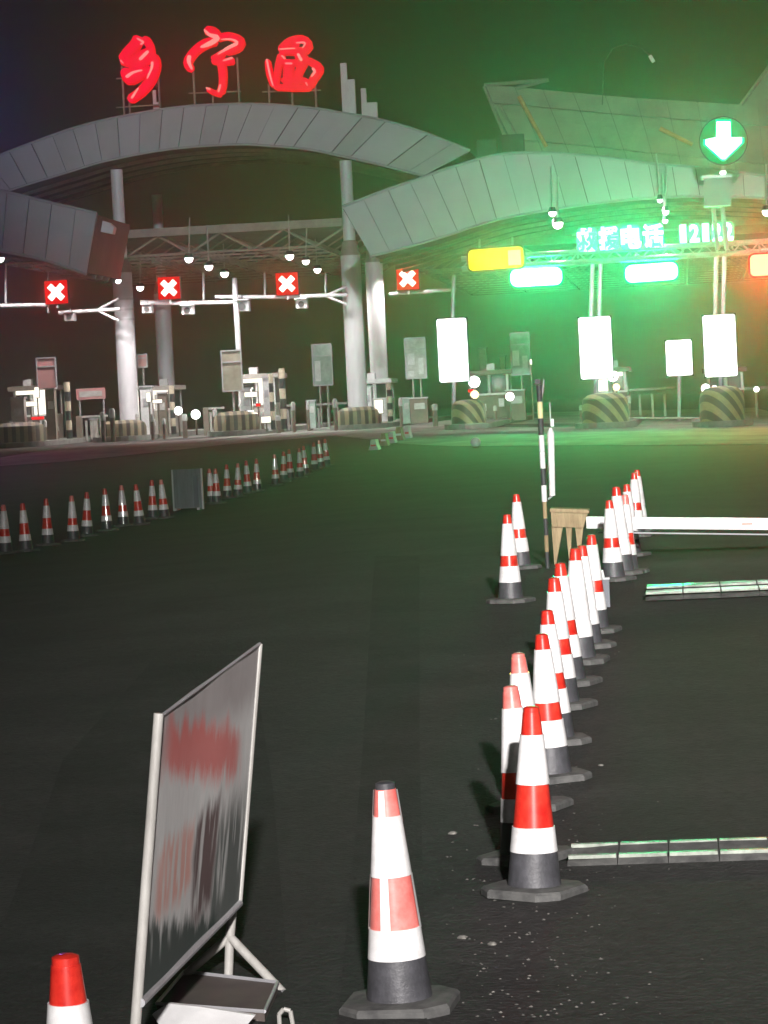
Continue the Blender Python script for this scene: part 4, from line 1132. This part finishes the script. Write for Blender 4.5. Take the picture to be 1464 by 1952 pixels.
b.z = (P(1464, 997, 27.4) - c).z + (b.x - (P(1464, 997, 27.4) - c).x) * ((P(1464, 997, 27.4) - c).z - a.z) / ((P(1464, 997, 27.4) - c).x - a.x)
d = b - a
arm = MB(); hh = .055
arm.add([a + Vector((0, y, z)) for y, z in ((-.03, -hh), (.03, -hh), (.03, hh), (-.03, hh))] + [b + Vector((0, y, z)) for y, z in ((-.03, -hh), (.03, -hh), (.03, hh), (-.03, hh))],
        [(0, 1, 2, 3), (7, 6, 5, 4), (0, 4, 5, 1), (1, 5, 6, 2), (2, 6, 7, 3), (3, 7, 4, 0)])
ao = arm.build('arm', conew, bg_)
for t in (.05, .24, .42, .66, .86):
    q = a + d * t; MB().box((q.x, q.y - .033, q.z), (.10, .006, .022)).build('faded_mark', bar_red if t > .4 else steel, ao)
MB().tube(a + Vector((.1, 0, -.10)), b + Vector((0, 0, -.11)), .008).build('under_wire', steel, bg_)

# grey meter box beside the row
g = P(1152, 1145, 22.6); z0 = gz(g.x, g.y); mbx = thing('meter_box', (g.x, g.y, z0), 'small grey box right of the cones below the barrier arm', 'box')
MB().box((0, 0, .12), (.09, .08, .22)).build('box_body', greyb, mbx); MB().box((0, 0, .235), (.10, .09, .015)).build('lid', steel, mbx)
MB().tube((.0, 0, .24), (-.01, 0, .30), .012).build('stub', conew, mbx)

# ------------------------------------------------------------------ speed bumps
def bump(px0, py, label, w, h, n, seg, sw, skip):
    g = G(px0, py); z = gz(g.x, g.y)
    root = thing('speed_bump', (g.x, g.y, z), label, 'speed bump', 'rubber speed bumps across the right lane')
    prof = [(-.5, 0), (-.44, .55), (-.34, .92), (-.25, 1), (-.16, .85), (-.06, .35), (0, .25), (.06, .35), (.16, .85), (.25, 1), (.34, .92), (.44, .55), (.5, 0)]
    m = len(prof)
    for k in range(n):
        x0 = k * seg + .0015; x1 = (k + 1) * seg - .0015; zt = gz(g.x + x0, g.y) - z; hh = h * (1 if k else .6) + random.uniform(-.002, .002)
        vs = [(x0, y * w, q * hh + zt) for y, q in prof] + [(x1, y * w, q * h + zt) for y, q in prof]
        mb = MB().add(vs, [(i, i + 1, m + i + 1, m + i) for i in range(m - 1)] + [tuple(range(m)), tuple(range(m, 2 * m))[::-1]])
        o = mb.build('rubber_section', rubberd, root, smooth=True)
        if k < skip: continue
        for yy in (-.36, .26):
            MB().box(((x0 + x1) / 2, yy * w, h * .93 + zt), (x1 - x0 - .008, sw, .014)).build('sheen_strip', stripew, o)  # pale green strips paint the lights' reflection on the ribs
bump(1085, 1634, 'nearest speed bump with two thin pale lines of reflected light', .46, .03, 15, .2, .035, 0)
bump(1232, 1136, 'farther speed bump shining green and reddish beyond the barrier row', 1.1, .06, 14, .3, .30, 0)

# ------------------------------------------------------------------ leaning sign panel
n_b = P(268, 1912, 7.9); n_t = P(303, 1368, 7.9); f_t = P(495, 1227, 9.4); f_b = P(456, 1722, 9.4)
base = Vector((n_b.x, n_b.y, 0)).lerp(Vector((f_b.x, f_b.y, 0)), .5); base.z = gz(base.x, base.y)
ls = thing('sign_stand', base, 'worn printed sign panel in a white frame leaning beside the nearest cone', 'sign')
A, Bq, Cq, Dq = [v - base for v in (n_b, n_t, f_t, f_b)]
nrm = (Dq - A).cross(Bq - A).normalized()
if nrm.x < 0: nrm = -nrm
# printed panel (subdivided, slightly rippled sheet with thickness)
mb = MB(); NU, NV = 16, 16; vs = []
for side in (0, 1):
    for j in range(NV + 1):
        for i in range(NU + 1):
            u = i / NU; v = j / NV; p = A.lerp(Dq, u).lerp(Bq.lerp(Cq, u), v)
            rip = .003 * math.sin(u * 9 + v * 2) * math.sin(math.pi * u)
            vs.append(p + nrm * (rip - side * .008))
m = (NU + 1) * (NV + 1); fs = []
for j in range(NV):
    for i in range(NU):
        a = j * (NU + 1) + i; fs += [(a, a + 1, a + NU + 2, a + NU + 1), (m + a, m + a + NU + 1, m + a + NU + 2, m + a + 1)]
mb.add(vs, fs)
pmat = bpy.data.materials.new('worn_print'); pmat.use_nodes = True
n = pmat.node_tree.nodes; l = pmat.node_tree.links; bs = n['Principled BSDF']; bs.inputs['Roughness'].default_value = .55
uvn = n.new('ShaderNodeUVMap')
sep = n.new('ShaderNodeSeparateXYZ'); l.new(uvn.outputs[0], sep.inputs[0])
mpn = n.new('ShaderNodeMapping'); mpn.inputs['Scale'].default_value = (7, 1.0, 1); l.new(uvn.outputs[0], mpn.inputs[0])
n1 = n.new('ShaderNodeTexNoise'); n1.inputs['Scale'].default_value = 1.6; n1.inputs['Detail'].default_value = 7; n1.inputs['Roughness'].default_value = .7; l.new(mpn.outputs[0], n1.inputs['Vector'])
n2 = n.new('ShaderNodeTexNoise'); n2.inputs['Scale'].default_value = 2.2; n2.inputs['Detail'].default_value = 4; l.new(uvn.outputs[0], n2.inputs['Vector'])
def mth(op, a, b=None):
    q = n.new('ShaderNodeMath'); q.operation = op
    for i, v in enumerate((a, b)):
        if v is None: continue
        if isinstance(v, (int, float)): q.inputs[i].default_value = v
        else: l.new(v, q.inputs[i])
    return q.outputs[0]
def window(src, lo, hi, soft):
    a = n.new('ShaderNodeMapRange'); a.interpolation_type = 'SMOOTHSTEP'; l.new(src, a.inputs[0]); a.inputs[1].default_value = lo - soft; a.inputs[2].default_value = lo + soft
    b = n.new('ShaderNodeMapRange'); b.interpolation_type = 'SMOOTHSTEP'; l.new(src, b.inputs[0]); b.inputs[1].default_value = hi - soft; b.inputs[2].default_value = hi + soft
    b.inputs[3].default_value = 1; b.inputs[4].default_value = 0
    return mth('MULTIPLY', a.outputs[0], b.outputs[0])
wob = mth('MULTIPLY', mth('SUBTRACT', n1.outputs[0], .5), .30)
wob2 = mth('MULTIPLY', mth('SUBTRACT', n2.outputs[0], .5), .12)
U = mth('ADD', sep.outputs[0], wob2); V = mth('ADD', sep.outputs[1], wob)
def mixc_(fac, a, col):
    q = n.new('ShaderNodeMix'); q.data_type = 'RGBA'; l.new(fac, q.inputs[0])
    if isinstance(a, tuple): q.inputs[6].default_value = (*a, 1)
    else: l.new(a, q.inputs[6])
    q.inputs[7].default_value = (*col, 1); return q.outputs[2]
gr = n.new('ShaderNodeValToRGB'); l.new(n1.outputs[0], gr.inputs[0])
gr.color_ramp.elements[0].position = .3; gr.color_ramp.elements[0].color = (.72, .71, .70, 1); gr.color_ramp.elements[1].position = .7; gr.color_ramp.elements[1].color = (.97, .97, .95, 1)
colr = gr.outputs[0]
colr = mixc_(mth('MULTIPLY', window(V, .80, 1.1, .08), .6), colr, (.33, .27, .27))          # brownish top corner
VS = mth('ADD', V, mth('MULTIPLY', sep.outputs[0], .33))
colr = mixc_(mth('MULTIPLY', mth('MULTIPLY', window(VS, .80, .985, .05), window(U, .08, .85, .07)), .85), colr, (.85, .17, .15))      # red block
colr = mixc_(mth('MULTIPLY', mth('MULTIPLY', window(V, .26, .50, .05), window(U, .08, .42, .03)), .75), colr, (.85, .36, .28))      # salmon block
colr = mixc_(mth('MULTIPLY', mth('MULTIPLY', window(V, .10, .52, .05), window(U, .44, .66, .03)), .92), colr, (.105, .05, .05))     # dark brown block
colr = mixc_(mth('MULTIPLY', mth('MULTIPLY', window(V, -.3, .42, .10), window(U, .66, 1.2, .02)), .85), colr, (.035, .06, .05))
colr = mixc_(mth('MULTIPLY', window(VS, -.6, .27, .04), .95), colr, (.025, .05, .042))    # dark green foot
mp2 = n.new('ShaderNodeMapping'); mp2.inputs['Scale'].default_value = (16, 1.3, 1); l.new(uvn.outputs[0], mp2.inputs[0])
n3 = n.new('ShaderNodeTexNoise'); n3.inputs['Scale'].default_value = 1.5; n3.inputs['Detail'].default_value = 3; l.new(mp2.outputs[0], n3.inputs['Vector'])
st3 = n.new('ShaderNodeMapRange'); l.new(n3.outputs[0], st3.inputs[0]); st3.inputs[1].default_value = .50; st3.inputs[2].default_value = .60
colr = mixc_(mth('MULTIPLY', mth('MULTIPLY', st3.outputs[0], window(V, .14, .60, .06)), mth('MULTIPLY', window(U, .05, 1.2, .03), .8)), colr, (.80, .82, .80))   # peeling pale strips
l.new(colr, bs.inputs['Base Color'])
po = mb.build('printed_panel', pmat, ls, smooth=True)
uv = po.data.uv_layers.new(name='UVMap')
for lp in po.data.loops:
    k = lp.vertex_index % m; uv.data[lp.index].uv = ((k % (NU + 1)) / NU, (k // (NU + 1)) / NV)
MB().tube(Vector((A.x - .01, A.y, -.0)) + (A - Bq).normalized() * 0 + Vector(((A - Bq).normalized().x * .3, 0, 0)), Bq + Vector((0, 0, .012)), .0155, .014, 12).build('near_post', polem, ls, smooth=True)
MB().tube(Dq, Cq, .010, None, 10).build('far_edge_tube', polem, ls, smooth=True)
MB().tube(A, Dq, .013, None, 10).build('bottom_rail', steel, ls, smooth=True)
MB().tube(Bq, Cq, .005, None, 10).build('top_rail', steel, ls, smooth=True)
# Y-shaped foot at the far end
def Q(px, py, D): return P(px, py, D) - base
top = Q(444, 1716, 9.4); mid = Q(438, 1790, 9.4); cb = Q(435, 1876, 9.4); lf = Q(346, 1864, 9.45); rf = Q(540, 1893, 9.25)
MB().tube(top, mid, .016, None, 12).build('stand_post', polem, ls, smooth=True)
MB().tube(mid, cb, .015, None, 12).build('leg', polem, ls, smooth=True)
MB().tube(mid + Vector((0, 0, .008)), lf, .014, None, 12).build('leg', polem, ls, smooth=True)
MB().tube(mid + Vector((0, 0, .008)), rf, .015, None, 12).build('leg', polem, ls, smooth=True)
MB().path([rf, Q(531, 1916, 9.1), Q(505, 1945, 8.9)], .014, 10).build('bent_foot', steel, ls)
# tray and white ballast board at its foot
c = G(410, 1900); tr = thing('ballast_tray', (c.x, c.y, gz(c.x, c.y)), 'flat brown tray lying under the Y-shaped foot of the sign stand', 'tray')
q = [G(x, y) - Vector((c.x, c.y, 0)) for x, y in ((300, 1934), (505, 1950), (530, 1893), (352, 1872))]
vs = [(v.x, v.y, 0.0) for v in q] + [(v.x, v.y, .03) for v in q]
MB().add(vs, [(0, 1, 2, 3), (7, 6, 5, 4), (0, 1, 5, 4), (1, 2, 6, 5), (2, 3, 7, 6), (3, 0, 4, 7)]).build('tray_plate', brownp, tr)
MB().path([(v.x, v.y, .035) for v in q] + [(q[0].x, q[0].y, .035)], .006, 6).build('tray_rim', steel, tr)
c = G(390, 1945); wp = thing('white_board', (c.x, c.y, gz(c.x, c.y)), 'white pointed board leaning against the front of the brown tray', 'board')
c = Vector((c.x, c.y, 0))
q = [P(x, y, D) - c for x, y, D in ((320, 1913, 8.66), (290, 1934, 8.62), (330, 1992, 8.5), (440, 1992, 8.5), (486, 1936, 8.62), (380, 1919, 8.65))]
vs = [tuple(v) for v in q] + [(v.x, v.y + .02, v.z) for v in q]
MB().add(vs, [tuple(range(6))[::-1], tuple(range(6, 12))] + [(i, (i + 1) % 6, 6 + (i + 1) % 6, 6 + i) for i in range(6)]).build('board_plate', whitep, wp)
for i in (1, 4): MB().tube((q[i].x * .8, q[i].y + .06, 0), (q[i].x * .8, q[i].y + .03, .05), .008).build('foot', steel, wp)
c = G(546, 1965); cs = thing('small_stub', (c.x, c.y, gz(c.x, c.y)), 'small pale hoop beside the bent foot of the sign stand', 'hoop')
MB().path([(-.02, 0, 0), (-.02, 0, .05), (-.005, 0, .066), (.015, 0, .06), (.022, 0, 0)], .007, 8).build('hoop', polem, cs)

# ------------------------------------------------------------------ night air
hz = bpy.data.materials.new('night_haze'); hz.use_nodes = True; n = hz.node_tree.nodes; l = hz.node_tree.links
n.clear(); o = n.new('ShaderNodeOutputMaterial'); pv = n.new('ShaderNodeVolumePrincipled')
pv.inputs['Color'].default_value = (.9, .9, .9, 1); pv.inputs['Density'].default_value = 0.0015; pv.inputs['Anisotropy'].default_value = 0.90
l.new(pv.outputs[0], o.inputs['Volume'])
o = MB().box((0, 150, 14), (900, 1700, 30)).build('haze', hz); o['kind'] = 'stuff'; o['label'] = 'thin night haze glowing around the lights'
bpy.context.view_layer.update()
